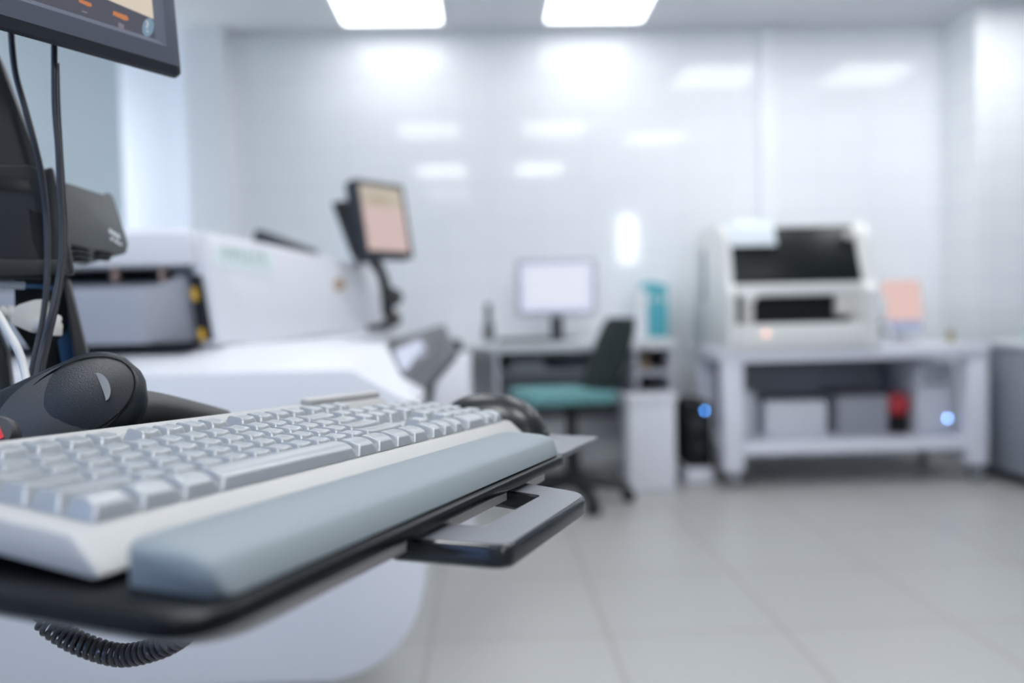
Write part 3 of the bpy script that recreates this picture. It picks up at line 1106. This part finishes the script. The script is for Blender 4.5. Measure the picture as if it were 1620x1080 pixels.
# sign plate and badge on the hood side: local frame of the side panel
o_ = P(346, 545, 1.70)
xh = (P(606, 510, 2.70) - o_)
xh.z = 0
xh.normalize()
zh = Vector((0, 0, 1))
up_h = (P(324, 366, 1.70) - o_)
nh_ = xh.cross(up_h).normalized()
if nh_.x < 0:
    nh_ = -nh_
yh = nh_.cross(xh).normalized()
MH_ = Matrix(((xh.x, yh.x, nh_.x, o_.x), (xh.y, yh.y, nh_.y, o_.y), (xh.z, yh.z, nh_.z, o_.z), (0, 0, 0, 1)))
bm = BM()
prism(bm, rounded(trace(MH_, [(346, 545), (324, 366), (345, 369), (572, 418), (600, 430), (606, 510), (540, 522), (430, 541)]), [0, .01, .01, .06, .09, .02, .3, .3], 6), -.04, 0, r=.003, mx=A_ @ MH_)
hood = part('hood', bm, 'analyzer_side', an, ang=25)
bm = BM()
prism(bm, [(1.70, 1.062), (1.70, 1.128), (1.712, 1.136), (2.66, 1.098), (2.66, 1.06), (1.75, 1.058)], -1.42, -.617, 'X', r=.003, mx=A_)
part('roof_beam', bm, 'analyzer_white', an, ang=25)
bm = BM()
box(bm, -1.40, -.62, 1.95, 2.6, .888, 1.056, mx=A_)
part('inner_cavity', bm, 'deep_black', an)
bm = BM()
for x0, x1 in ((-.700, -.690), (-.80, -.79)):
    box(bm, x0, x1, 1.735, 1.75, 1.03, 1.060, mx=A_)
part('hinge_tab', bm, 'copper_tab', an)
bm = BM()
box(bm, -.688, -.64, 1.78, 1.79, 1.035, 1.058, mx=A_)
part('sensor_bar', bm, 'analyzer_trim', an)
# grey lid block standing in the opening
t = bmesh.new()
f0 = [(-1.35, 1.66, .897), (-.712, 1.66, .897), (-.712, 1.66, 1.006), (-1.35, 1.66, 1.006)]
b0 = [(-1.35, 1.90, .897), (-.625, 1.74, .897), (-.640, 1.74, 1.043), (-1.35, 1.90, 1.050)]
e0 = [(-.625, 1.90, .897), (-.640, 1.90, 1.050)]
v = [t.verts.new(c) for c in f0 + b0 + e0]
for q in ((0, 1, 2, 3), (1, 5, 6, 2), (5, 8, 9, 6), (3, 2, 6, 9, 7), (0, 4, 8, 5, 1), (0, 3, 7, 4), (4, 7, 9, 8)):
    t.faces.new([v[i] for i in q])
bmesh.ops.recalc_face_normals(t, faces=t.faces)
bmesh.ops.bevel(t, geom=t.edges[:], offset=.005, segments=2, profile=.5, affect='EDGES', clamp_overlap=True)
bm = BM()
merge(bm, t, A_)
part('lid_block', bm, 'analyzer_grey', an, ang=25, label='grey lid in the hood opening')
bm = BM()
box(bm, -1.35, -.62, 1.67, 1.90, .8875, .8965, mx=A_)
part('gap_shade', bm, 'deep_black', an)  # black strip standing in for the shadowed gap under the lid
for z0_, z1_ in ((.900, .925), (.985, 1.012)):
    bm = BM()
    o1, o2 = (z0_ - .90) * .14, (z1_ - .90) * .14
    prism(bm, [(-.606 - o1, z0_), (-.598 - o1, z0_), (-.598 - o2, z1_), (-.606 - o2, z1_)], 1.700, 1.712, 'Y', mx=A_)
    part('yellow_clip', bm, 'yellow_plastic', an, label='yellow clip in the slot beside the lid')
bm = BM()
prism(bm, [(-.615, .90), (-.584, .90), (-.606, 1.04), (-.630, 1.04)], 1.714, 1.724, 'Y', mx=A_)
part('slot', bm, 'deep_black', an)
sg = trace(MH_, [(338, 388), (338, 420), (432, 436), (432, 402)])
bm = BM()
prism(bm, [(a, b_) for a, b_ in sg], .0006, .0020, mx=A_ @ MH_)
sign = part('sign_plate', bm, 'sign_plate', hood, label='pale green name plate')
wd = sg[2][0] - sg[0][0]
bm = text_bm('IMMULITE', .050, .0003, 'LEFT')
xs = max(v_.co.x for v_ in bm.verts)
tx = trace(MH_, [(350, 413)])[0]
bmesh.ops.transform(bm, matrix=A_ @ MH_ @ Matrix.Translation((tx[0], tx[1], .0024)) @ Matrix.Scale(wd * .80 / xs, 4, (1, 0, 0)), verts=bm.verts)
part('lettering', bm, 'sign_text', sign)
bg = trace(MH_, oval(536, 450, 9, 10, 0, 20))
bm = BM()
prism(bm, bg, .0006, .003, mx=A_ @ MH_)
part('badge', bm, 'badge_brown', hood, label='small brown round badge')
# dark tray lying on the hood roof
bm = BM()
q0, q1 = ONY(408, 378, 2.35), ONY(474, 392, 2.55)
prism(bm, [(0, 0), (0, .062), (.01, .082), (.03, .078), (.155, .030), (.155, 0)], -.10, .04, 'Y', r=.003)
solo('document_tray', bm, 'dark_plastic', Matrix.Translation((q0.x, 2.40, 1.1145)), 'black wedge-shaped tray lying on top of the white hood', 'tray')

# ================================================================== SECOND SCREEN AND ITS STAND, DARK CONTROL PANEL
e1 = (P(655, 408, 2.52) - P(575, 404, 2.36))
e1.z = 0
e1.normalize()
MMz = Matrix.Translation(P(655, 408, 2.52)) @ Matrix(((e1.x, -e1.y, 0, 0), (e1.y, e1.x, 0, 0), (0, 0, 1, 0), (0, 0, 0, 1))) @ Matrix.Rotation(PI / 2, 4, 'X') @ Matrix.Rotation(math.radians(-10), 4, 'X')
m2t = thing('monitor', MMz, 'black framed tilted screen showing a tan and pink page beside the white hood', 'monitor')
q = trace(MMz, [(578, 405), (655, 408), (646, 298), (558, 277)])
wd2 = -q[0][0]
hg2 = (q[2][1] + q[3][1]) / 2
bm = BM()
prism(bm, rounded([(-wd2, 0), (0, 0), (0, hg2), (-wd2, hg2)], .006, 3), -.045, 0, r=.003)
part('housing', bm, 'bezel_under', m2t)
bm = BM()
box(bm, -wd2 + .016, -.016, .018, hg2 - .016, -.0005, .0006)
s2 = part('screen', bm, 'screen_pink_tan', m2t, label='pink lower half of the page')
bm = BM()
box(bm, -wd2 + .016, -.016, hg2 * .66, hg2 - .016, .0006, .0011)
part('header_band', bm, 'screen_tan_band', s2, label='tan upper part of the page')
bm = BM()
box(bm, -wd2 + .05, -.075, hg2 * .69, hg2 * .74, .0011, .0015)
box(bm, -wd2 + .05, -.095, hg2 * .77, hg2 * .79, .0011, .0015)
part('text_block', bm, 'badge_brown', s2)
ms2 = thing('monitor_stand', loc(-.392, 2.86, .8868), 'black jointed stand rising behind the white hood to the tilted screen', 'monitor stand')
iS = ms2.matrix_world.inverted()
bm = BM()
tube(bm, [iS @ P(585, 395, 2.68), iS @ P(594, 416, 2.80), iS @ P(606, 445, 2.86), iS @ P(613, 478, 2.88), iS @ P(612, 500, 2.88)], .023, 14)
part('arm', bm, 'black_satin', ms2)
bm = BM()
for (x, y, r_) in ((622, 470, .033), (622, 504, .028)):
    p = iS @ P(x, y, 2.87)
    lathe(bm, [(r_ * .6, -.035), (r_, -.03), (r_, .03), (r_ * .6, .035)], 18, Matrix.Translation(p) @ Matrix.Rotation(PI / 2, 4, 'X'))
part('joint', bm, 'dark_plastic', ms2)
bm = BM()
p = iS @ P(627, 498, 2.83)
box(bm, p.x - .006, p.x + .006, p.y - .004, p.y + .004, p.z - .006, p.z + .006)
part('clip', bm, 'badge_brown', ms2)
bm = BM()
bp_ = [(540, 318), (548, 316), (578, 380), (596, 415), (580, 416), (570, 400)]
MBp = Matrix.Translation(P(560, 370, 2.49)) @ Matrix(((e1.x, -e1.y, 0, 0), (e1.y, e1.x, 0, 0), (0, 0, 1, 0), (0, 0, 0, 1))) @ Matrix.Rotation(PI / 2, 4, 'X')
prism(bm, trace(MBp, bp_), -.05, .0, mx=iS @ MBp, r=.002)
part('back_bracket', bm, 'black_satin', ms2)
bm = BM()
box(bm, -.035, .045, -.04, .05, 0, .034, r=.006)
part('base_block', bm, 'dark_plastic', ms2)

# sloping dark panel
c00, c10, c11, c01 = P(628, 560, 2.28), P(652, 634, 2.12), P(722, 548, 2.50), P(700, 515, 2.68)
x_ = (c11 - c10).normalized()
y_ = (c01 - c11)
y_ = (y_ - x_ * y_.dot(x_)).normalized()
z_ = x_.cross(y_)
MCP = Matrix(((x_.x, y_.x, z_.x, c10.x), (x_.y, y_.y, z_.y, c10.y), (x_.z, y_.z, z_.z, c10.z), (0, 0, 0, 1)))
q = trace(MCP, [(652, 634), (724, 552), (702, 512), (612, 540)])
cp = thing('control_panel', MCP, 'dark grey sloping control panel with a pale blue pad, beside the tilted screen stand', 'control panel')
bm = BM()
prism(bm, rounded(q, .01, 4), -.03, 0, r=.004)
part('panel_body', bm, 'panel_slate', cp)
q2 = trace(MCP, [(636, 590), (676, 556), (664, 538), (622, 556)])
bm = BM()
prism(bm, q2, .0002, .003)
part('touch_pad', bm, 'pad_blue', cp, label='pale blue lit pad')
for i in range(4):
    for j in range(3):
        a = Vector((670 + i * 11, 588 - i * 12.5))
        d = Vector((-5.5, -7.5)) * j
        bm = BM()
        prism(bm, trace(MCP, [tuple(a + d + Vector(o)) for o in ((-4.5, 3), (3.5, -5.5), (1, -9.5), (-7, -2))]), .0002, .005, r=.0008)
        part('button', bm, 'panel_key', cp)
bm = BM()
iC = MCP.inverted()
pa = P(676, 600, 2.42)
tube(bm, [iC @ pa, iC @ Vector((pa.x - .02, pa.y, .66)), iC @ Vector((-.27, pa.y, .64)), iC @ Vector((-.3335, pa.y, .64))], .028, 12, 0)
part('support_arm', bm, 'dark_plastic', cp)

# white cone-fronted bin beside the panel
wb = BM()
prism(wb, [(-.10, 0), (.085, 0), (.085, .78), (-.01, .79), (-.045, .70)], 0, .22, 'Y', r=.006)
b0 = thing('waste_bin', loc(-.155, 3.05, 0), 'narrow white bin with a sloping front between the control panel and the desk', 'bin')
part('body', wb, 'pedestal_white', b0)
bm = BM()
box(bm, .02, .055, .03, .10, .791, .84, r=.006)
part('lid_knob', bm, 'deep_black', b0)

# ================================================================== FAR DESK
dk = thing('desk', loc(.42, 4.48, 0), 'pale grey office desk with shelf bays against the tiled wall', 'desk')
bm = BM()
box(bm, -.66, .575, -.28, .29, .745, .775, r=.004)
part('desktop', bm, 'desk_top', dk)
bm = BM()
box(bm, -.40, .575, -.275, -.255, .725, .744)
part('apron', bm, 'desk_top', dk)
bm = BM()
box(bm, -.36, .36, .24, .262, .30, .744)
part('modesty_panel', bm, 'desk_grey', dk)
for x, zb in ((-.385, 0), (.36, .51), (.553, 0)):
    bm = BM()
    box(bm, x, x + .022, -.26, .285, zb, .744, r=.001)
    part('side_panel', bm, 'desk_shelf', dk)
for x0, x1, z, y0 in ((-.362, .359, .585, -.02), (.383, .552, .585, -.25), (-.362, .359, .40, .05)):
    bm = BM()
    box(bm, x0, x1, y0, .238 if x0 < 0 else .28, z, z + .022)
    part('shelf', bm, 'desk_shelf', dk)
bm = BM()
box(bm, .383, .552, .262, .284, .30, .744)
part('bay_back', bm, 'desk_dark', dk)
bm = BM()
box(bm, -.66, -.64, -.10, .285, 0, .744)
part('side_panel', bm, 'desk_grey', dk)
for a in ((.40, .45, .608, .69), (.46, .52, .608, .66)):
    pass
solo('box', bx(-.03, .03, -.06, .06, 0, .055, r=.002), 'badge_brown', loc(.86, 4.40, .6075), 'small brown box in the open desk bay behind the chair back', 'box')
solo('folder_stack', bx(-.10, .10, -.05, .05, 0, .05, r=.003), 'clear_plastic', loc(.22, 4.56, .6075), 'pale folders lying on the shelf under the far desk', 'folders')

# far monitor
fm = thing('monitor', loc(.392, 4.46, .7755), 'silver framed monitor with a bright white-blue page on the far desk', 'monitor')
bm = BM()
prism(bm, rounded([(-.225, .135), (.225, .135), (.225, .452), (-.225, .452)], .012, 4), -.018, .022, 'Y', r=.003)
part('housing', bm, 'monitor_silver', fm)
bm = BM()
box(bm, -.200, .200, -.0192, -.0182, .162, .430)
s3 = part('screen', bm, 'screen_lavender', fm)
bm = BM()
box(bm, -.165, .165, -.0202, -.0194, .20, .405)
part('page', bm, 'screen_pale', s3)
bm = BM()
box(bm, -.035, .035, .0, .03, .012, .14, r=.004)
part('neck', bm, 'dark_plastic', fm)
bm = BM()
lathe(bm, [(.11, .0005), (.115, .006), (.10, .012), (.02, .016)], 28)
part('base', bm, 'dark_plastic', fm)
fk = thing('keyboard', loc(.22, 4.285, .7755), 'thin black keyboard at the front edge of the far desk', 'keyboard')
bm = BM()
box(bm, -.17, .19, -.055, .06, .001, .018, r=.003)
part('case', bm, 'dark_plastic', fk)
bm = BM()
for r_ in range(5):
    for c_ in range(16):
        box(bm, -.160 + c_ * .0215, -.142 + c_ * .0215, -.047 + r_ * .0205, -.030 + r_ * .0205, .0182, .0225)
part('key_rows', bm, 'black_satin', fk)
ph = thing('desk_phone', loc(.008, 4.52, .7755), 'dark upright telephone at the left of the far monitor', 'telephone')
bm = BM()
prism(bm, [(-.06, .001), (.06, .001), (.06, .03), (.02, .10), (-.02, .10)], -.03, .03, 'X', r=.003)
part('body', bm, 'dark_plastic', ph)
bm = BM()
box(bm, -.018, .018, -.005, .03, .101, .215, r=.008)
part('handset', bm, 'black_satin', ph)
cu = BM()
lathe(cu, [(.001, .001), (.024, .001), (.028, .085), (.026, .085), (.022, .005), (.001, .005)], 22)
solo('cup', cu, 'cup_tan', loc(.672, 4.46, .7755), 'small tan cup on the far desk between the monitor and the binders', 'cup')
for i, (x, wd_, m, lb, hh) in enumerate(((.895, .05, 'binder_white', 'pale binder standing left of the teal binders', .27), (.951, .052, 'binder_teal', 'teal binder standing on the desk, the one beside the pale binder', .315), (1.009, .055, 'binder_teal', 'teal binder at the end of the desk beside the cart', .30))):
    t_ = thing('binder', loc(x - .012, 4.60, .7755), lb, 'binder', 'binders on the far desk')
    bm = BM()
    box(bm, -wd_ / 2 + .001, wd_ / 2 - .001, -.12, .12, .001, hh, r=.003)
    part('cover', bm, m, t_)
    bm = BM()
    box(bm, -wd_ / 5, wd_ / 5, -.1215, -.1201, .20, .23)
    part('spine_label', bm, 'paper' if m != 'paper' else 'binder_white', t_)
# white pedestal under the bay
pd = thing('storage_bin', loc(.835, 4.17, 0), 'plain white lidded bin standing on the floor beside the chair', 'bin')
bm = BM()
prism(bm, rounded([(-.125, -.12), (.125, -.12), (.125, .12), (-.125, .12)], .02, 4), .001, .455, r=.004)
part('body', bm, 'pedestal_white', pd)
bm = BM()
prism(bm, rounded([(-.135, -.125), (.135, -.125), (.135, .125), (-.135, .125)], .02, 4), .456, .495, r=.004)
part('lid', bm, 'pedestal_white', pd)

# ================================================================== OFFICE CHAIR (faces the desk's left)
ch = thing('office_chair', loc(.40, 3.86, 0, math.radians(12)), 'office chair with a teal seat and black-green backrest at the far desk', 'chair')
bm = BM()
prism(bm, rounded([(-.27, -.21), (.18, -.20), (.18, .20), (-.27, .21)], .07, 6), .505, .56, r=.02, seg=4)
part('seat', bm, 'teal_seat', ch)
bm = BM()
prism(bm, rounded([(-.24, -.18), (.17, -.18), (.17, .18), (-.24, .18)], .06, 5), .485, .504, r=.005)
part('seat_pan', bm, 'chair_black', ch)
bm = BM()
rings = []
for i in range(9):
    s = i / 8
    z = .50 + .40 * s
    x = .080 + .165 * s + .05 * s * (1 - s)
    hw = .185 * (1 - .25 * abs(2 * s - 1) ** 2.5)
    th = .046 * (1 - .35 * abs(2 * s - 1) ** 4)
    rings.append([(x + th * math.copysign(abs(math.cos(a)) ** .7, math.cos(a)) + .03 * math.sin(a) ** 2, hw * math.copysign(abs(math.sin(a)) ** .7, math.sin(a)), z) for a in [2 * PI * k / 20 for k in range(20)]])
loft(bm, rings)
part('backrest', bm, 'chair_green_black', ch, ang=50)
bm = BM()
tube(bm, [(.02, 0, .478), (.12, 0, .47), (.175, 0, .50), (.185, 0, .60)], .018, 10)
part('back_bracket', bm, 'chair_black', ch)
bm = BM()
lathe(bm, [(.040, .09), (.040, .33), (.028, .331), (.028, .44), (.06, .45), (.06, .484)], 16)
part('gas_column', bm, 'chair_black', ch)
for k in range(5):
    a = 2 * PI * k / 5 - .28
    R_ = Matrix.Rotation(a, 4, 'Z')
    bm = BM()
    tube(bm, [R_ @ Vector((.02, 0, .115)), R_ @ Vector((.15, 0, .10)), R_ @ Vector((.27, 0, .075))], lambda t: .036 - .012 * t, 10)
    lg = part('leg', bm, 'chair_black', ch)
    bm = BM()
    for s in (-1, 1):
        lathe(bm, [(.012, -.009), (.034, -.011), (.0345, 0), (.034, .011), (.012, .011)], 16, R_ @ Matrix.Translation((.27, s * .014, .0350)) @ Matrix.Rotation(PI / 2, 4, 'X'))
    box(bm, -.012, .012, -.004, .004, .03, .07, mx=R_ @ Matrix.Translation((.27, 0, 0)))
    part('castor', bm, 'chair_black', lg)

# ================================================================== BLACK PC ON ITS WHITE BOX
wbx = thing('carton', loc(1.13, 4.33, 0), 'low white box on the floor under the black computer tower', 'box')
bm = BM()
box(bm, -.085, .060, -.14, .25, .001, .075, r=.003)
part('body', bm, 'pedestal_white', wbx)
bm = BM()
box(bm, -.087, .062, -.142, .252, .0755, .083, r=.002)
part('lid', bm, 'pedestal_white', wbx)
pc = thing('computer_tower', loc(1.125, 4.33, .0835), 'black computer tower with a blue light beside the cart', 'computer')
bm = BM()
box(bm, -.065, .065, -.12, .24, .001, .345, r=.006)
part('case', bm, 'deep_black', pc)
bm = BM()
lathe(bm, [(.001, 0), (.0075, 0), (.0075, .004), (.001, .0045)], 16, Matrix.Translation((.028, -.1205, .305)) @ Matrix.Rotation(PI / 2, 4, 'X'))
part('power_light', bm, 'led_blue', pc, label='glowing blue power light')
bm = BM()
box(bm, -.05, .05, -.1225, -.1203, .20, .26, r=.001)
part('drive_bay', bm, 'black_satin', pc)
bm = BM()
lathe(bm, [(.001, 0), (.018, 0), (.018, .002), (.001, .003)], 20, Matrix.Translation((0, -.1205, .11)) @ Matrix.Rotation(PI / 2, 4, 'X'))
part('button', bm, 'dark_plastic', pc)

# ================================================================== CART
ct = thing('cart', loc(1.885, 4.31, 0), 'white metal cart on castors carrying the smoked-lid analyzer', 'cart')
hx, hy = .69, .31
bm = BM()
box(bm, -hx, hx, -hy, hy, .655, .718, r=.006)
part('tabletop', bm, 'cart_white', ct)
bm = BM()
box(bm, -hx + .02, hx - .02, -hy + .02, hy - .02, .175, .232, r=.004)
part('lower_shelf', bm, 'cart_white', ct)
bm = BM()
box(bm, -hx + .07, hx - .07, hy - .03, hy - .02, .2325, .654)
part('back_panel', bm, 'desk_grey', ct)
for x in (-1, 1):
    for y in (-1, 1):
        bm = BM()
        cx_, cy_ = x * (hx - .055), y * (hy - .055)
        box(bm, cx_ - .052, cx_ + .052, cy_ - .05, cy_ + .05, .095, .654, r=.008)
        lg = part('leg', bm, 'cart_white', ct)
        bm = BM()
        lathe(bm, [(.012, -.014), (.036, -.014), (.037, 0), (.036, .014), (.012, .014)], 20, Matrix.Translation((cx_ + .008, cy_ - .012, .0375)) @ Matrix.Rotation(PI / 2, 4, 'Y'))
        part('castor', bm, 'castor_grey', lg)
        bm = BM()
        box(bm, cx_ - .012, cx_ - .008, cy_ - .03, cy_ + .02, .03, .094)
        box(bm, cx_ + .024, cx_ + .028, cy_ - .03, cy_ + .02, .03, .094)
        box(bm, cx_ - .02, cx_ + .035, cy_ - .03, cy_ + .03, .082, .0948)
        part('castor_fork', bm, 'steel', lg)

# analyzer on the cart
iz = thing('analyzer', loc(1.60, 4.29, .7185), 'boxy white analyzer with a smoked black lid on the cart', 'laboratory analyzer')
Y0 = -.315
sidep = [(Y0, 0.0), (.31, 0.0), (.31, .63), (.22, .648), (-.16, .648), (-.225, .60), (Y0 + .035, .335), (Y0, .30)]
bm = BM()
prism(bm, rounded(sidep, [.01, .01, .03, .05, .05, .05, .02, .02], 4), -.385, -.345, 'X', r=.006)
pnl = part('side_panel', bm, 'instr_white', iz)
bm = BM()
box(bm, -.3856, -.3850, .10, .16, .26, .54)
part('side_slot', bm, 'instr_slot', pnl, label='grey slot in the side')
bm = BM()
prism(bm, rounded(sidep, [.01, .01, .03, .05, .05, .05, .02, .02], 4), .315, .385, 'X', r=.006)
part('side_panel', bm, 'instr_white', iz)
bm = BM()
box(bm, -.344, .314, -.10, .30, .05, .62)
part('inner_body', bm, 'instr_cream', iz)
bm = BM()
prism(bm, [(-.16, .622), (-.16, .644), (.22, .644), (.30, .628), (.30, .621)], -.344, .314, 'X', r=.003)
part('top', bm, 'instr_white', iz)
# smoked lid: slopes back
bm = BM()
prism(bm, [(-.292, .345), (-.275, .335), (-.155, .615), (-.172, .630)], -.343, .313, 'X', r=.003)
lid = part('lid', bm, 'smoked_glass', iz, label='smoked black lid')
bm = BM()
prism(bm, [(-.2425, .530), (-.222, .532), (-.150, .655), (-.185, .668)], -.343, -.105, 'X', r=.006)
part('lid_cap', bm, 'instr_bluewhite', lid, label='pale blue-white block over a corner of the lid')
bm = BM()
box(bm, .255, .305, -.235, -.20, .555, .60, r=.012, mx=Matrix.Rotation(0, 4, 'X'))
part('latch', bm, 'instr_cream', lid)
bm = BM()
box(bm, -.344, .314, -.312, -.265, .272, .333, r=.006)
part('front_bar', bm, 'instr_white', iz)
bm = BM()
box(bm, -.344, .314, -.24, -.11, .13, .27)
part('front_opening', bm, 'deep_black', iz)
bm = BM()
box(bm, -.344, .314, -.315, -.105, .001, .130, r=.008)
part('front_base', bm, 'instr_white', iz)
bm = BM()
box(bm, -.305, -.255, -.314, -.25, .131, .271, r=.006)
part('front_post', bm, 'instr_cream', iz)
bm = BM()
box(bm, .175, .25, -.31, -.25, .165, .271, r=.012)
box(bm, .255, .312, -.31, -.25, .131, .271, r=.008)
part('front_post', bm, 'instr_cream', iz)
bm = BM()
lathe(bm, [(.001, .0), (.034, .0), (.036, .012), (.03, .02), (.001, .022)], 22, Matrix.Translation((-.28, -.314, .268)) @ Matrix.Rotation(PI / 2, 4, 'X'))
part('knob', bm, 'instr_white', iz)
bm = BM()
lathe(bm, [(.001, 0), (.0055, 0), (.0055, .003), (.001, .0035)], 14, Matrix.Translation((-.195, -.3165, .082)) @ Matrix.Rotation(PI / 2, 4, 'X'))
part('indicator', bm, 'led_orange', iz, label='orange indicator light')

# white printer-like device, pink screen, papers on the cart top
dv = thing('printer', loc(2.105, 4.33, .7185), 'small white device with a dark mouth between the cart analyzer and the pink screen', 'printer')
bm = BM()
box(bm, -.075, .075, -.10, .12, .001, .10, r=.008)
box(bm, -.075, .075, -.06, .12, .1005, .26, r=.012)
part('body', bm, 'binder_white', dv)
bm = BM()
box(bm, -.06, .05, -.103, -.1005, .045, .085, r=.001)
box(bm, -.06, .05, -.0645, -.0605, .11, .13, r=.001)
part('paper_slot', bm, 'instr_slot', dv)
pk = thing('monitor', loc(2.30, 4.35, .7185, math.radians(-6)), 'small screen glowing pink at the end of the cart', 'monitor')
bm = BM()
prism(bm, rounded([(-.115, .055), (.125, .055), (.105, .36), (-.115, .36)], .01, 3), 0, .035, 'Y', r=.003)
part('housing', bm, 'binder_white', pk)
bm = BM()
prism(bm, [(-.105, .125), (.112, .125), (.095, .345), (-.105, .345)], -.0016, -.0002, 'Y')
s4 = part('screen', bm, 'screen_pink', pk, label='pink screen')
bm = BM()
box(bm, -.105, .105, -.0016, -.0004, .07, .12)
part('status_bar', bm, 'pad_blue', s4, label='pale blue bar')
bm = BM()
box(bm, -.08, .08, -.03, .09, .001, .015, r=.003)
box(bm, -.03, .03, .01, .034, .0155, .054)
part('base', bm, 'desk_shelf', pk)
solo('paper_sheet', bx(-.15, .15, -.07, .07, 0, .004, r=.001), 'paper', loc(2.34, 4.12, .7185), 'white papers lying on the cart top in front of the pink screen', 'paper')
bt = BM()
lathe(bt, [(.001, .001), (.016, .001), (.017, .05), (.008, .058), (.008, .07), (.001, .07)], 16)
solo('bottle', bt, 'olive_bottle', loc(2.535, 4.28, .7185), 'small olive-brown bottle on the corner of the cart top', 'bottle')

# things on the lower shelf of the cart
SZ = .2325
solo('file_folder', bx(-.035, .035, -.10, .12, .001, .245, r=.004), 'clear_plastic', loc(1.40, 4.33, SZ), 'pale translucent folder box on the lower cart shelf by the front leg', 'folder')
t_ = thing('carton', loc(1.645, 4.32, SZ), 'white carton with a dark lid on the lower cart shelf', 'box', )
bm = BM()
box(bm, -.165, .165, -.12, .14, .001, .19, r=.004)
part('body', bm, 'carton_white', t_)
bm = BM()
box(bm, -.168, .185, -.02, .143, .1905, .20, r=.002)
part('lid', bm, 'lid_dark', t_)
t_ = thing('crate', loc(2.02, 4.34, SZ), 'ribbed grey crate on the lower cart shelf between the carton and the red canister', 'crate')
bm = BM()
box(bm, -.135, .135, -.12, .14, .001, .21, r=.006)
for k in range(7):
    box(bm, -.12 + k * .037, -.104 + k * .037, -.126, -.119, .02, .19, r=.002)
part('body', bm, 'crate_grey', t_)
bm = BM()
box(bm, -.138, .138, -.125, .143, .2105, .225, r=.004)
part('lid', bm, 'lid_dark', t_)
t_ = thing('canister', loc(2.225, 4.27, SZ), 'red topped black canister on the lower cart shelf', 'canister')
bm = BM()
lathe(bm, [(.001, .001), (.056, .001), (.058, .01), (.058, .10), (.001, .101)], 26)
part('base', bm, 'deep_black', t_)
bm = BM()
lathe(bm, [(.050, .102), (.062, .112), (.064, .175), (.050, .21), (.02, .222), (.001, .223)], 26)
part('cap', bm, 'red_plastic', t_, label='red domed top')
t_ = thing('computer_tower', loc(2.395, 4.33, SZ), 'white computer tower with a pale blue light on the lower cart shelf', 'computer')
bm = BM()
box(bm, -.10, .10, -.15, .17, .001, .385, r=.006)
part('case', bm, 'tower_white', t_)
bm = BM()
for z in (.26, .315):
    box(bm, -.075, .06, -.1525, -.1503, z, z + .03, r=.001)
part('drive_bay', bm, 'instr_slot', t_)
bm = BM()
lathe(bm, [(.001, 0), (.0078, 0), (.0078, .004), (.001, .0045)], 16, Matrix.Translation((.062, -.1505, .082)) @ Matrix.Rotation(PI / 2, 4, 'X'))
part('power_light', bm, 'led_pale_blue', t_, label='glowing pale blue power light')

# ================================================================== COUNTER AT THE PICTURE EDGE
cn_ = thing('counter', loc(2.99, 3.7, 0), 'white topped counter with a dark grey front at the picture edge beyond the cart', 'counter')
bm = BM()
prism(bm, rounded([(-.355, .55), (-.355, -.08), (-.36, -.55), (.62, -.55), (.62, .55)], [.01, .01, .02, .01, .01], 3), .70, .728, r=.004)
part('worktop', bm, 'counter_white', cn_)
bm = BM()
box(bm, -.30, .60, -.50, .52, .08, .699, r=.003)
part('carcass', bm, 'counter_panel', cn_)
bm = BM()
box(bm, -.335, -.305, -.53, .44, .06, .699, r=.003)
part('end_panel', bm, 'counter_panel', cn_)
bm = BM()
box(bm, -.345, -.305, .445, .53, .0, .699, r=.003)
part('leg', bm, 'panel_slate', cn_, label='dark leg at the far corner')
bm = BM()
box(bm, -.26, .58, -.46, .5, 0, .079)
part('plinth', bm, 'deep_black', cn_)
bm = BM()
lathe(bm, [(.001, .001), (.05, .001), (.055, .06), (.03, .09), (.001, .09)], 20)
solo('tub', bm, 'green_plastic', loc(2.80, 3.98, .7285), 'pale green tub on the white counter', 'tub')

# ================================================================== CAMERA
cam = bpy.data.cameras.new('camera')
co = bpy.data.objects.new('camera', cam)
COL.objects.link(co)
r_, u_, b_ = Wd((1, 0, 0)), Wd((0, -1, 0)), Wd((0, 0, -1))
co.matrix_world = Matrix(((r_.x, u_.x, b_.x, 0), (r_.y, u_.y, b_.y, 0), (r_.z, u_.z, b_.z, HC), (0, 0, 0, 1)))
cam.sensor_width = 36
cam.lens = F / 1620 * 36
cam.clip_start = .02
cam.clip_end = 50
cam.dof.use_dof = True
cam.dof.focus_distance = .52
cam.dof.aperture_fstop = 2.7
scene.camera = co

wd_ = bpy.data.worlds.new('world')
scene.world = wd_
wd_.use_nodes = True
wd_.node_tree.nodes['Background'].inputs[0].default_value = (.6, .75, 1, 1)
wd_.node_tree.nodes['Background'].inputs[1].default_value = .3

vs = scene.view_settings
vs.view_transform = 'Standard'
vs.look = 'None'
vs.exposure = 0.92
vs.gamma = 1.0
vs.use_curve_mapping = False
scene.cycles.use_denoising = True
scene.cycles.max_bounces = 8
scene.cycles.diffuse_bounces = 5
scene.cycles.transparent_max_bounces = 12
scene.cycles.sample_clamp_indirect = 6
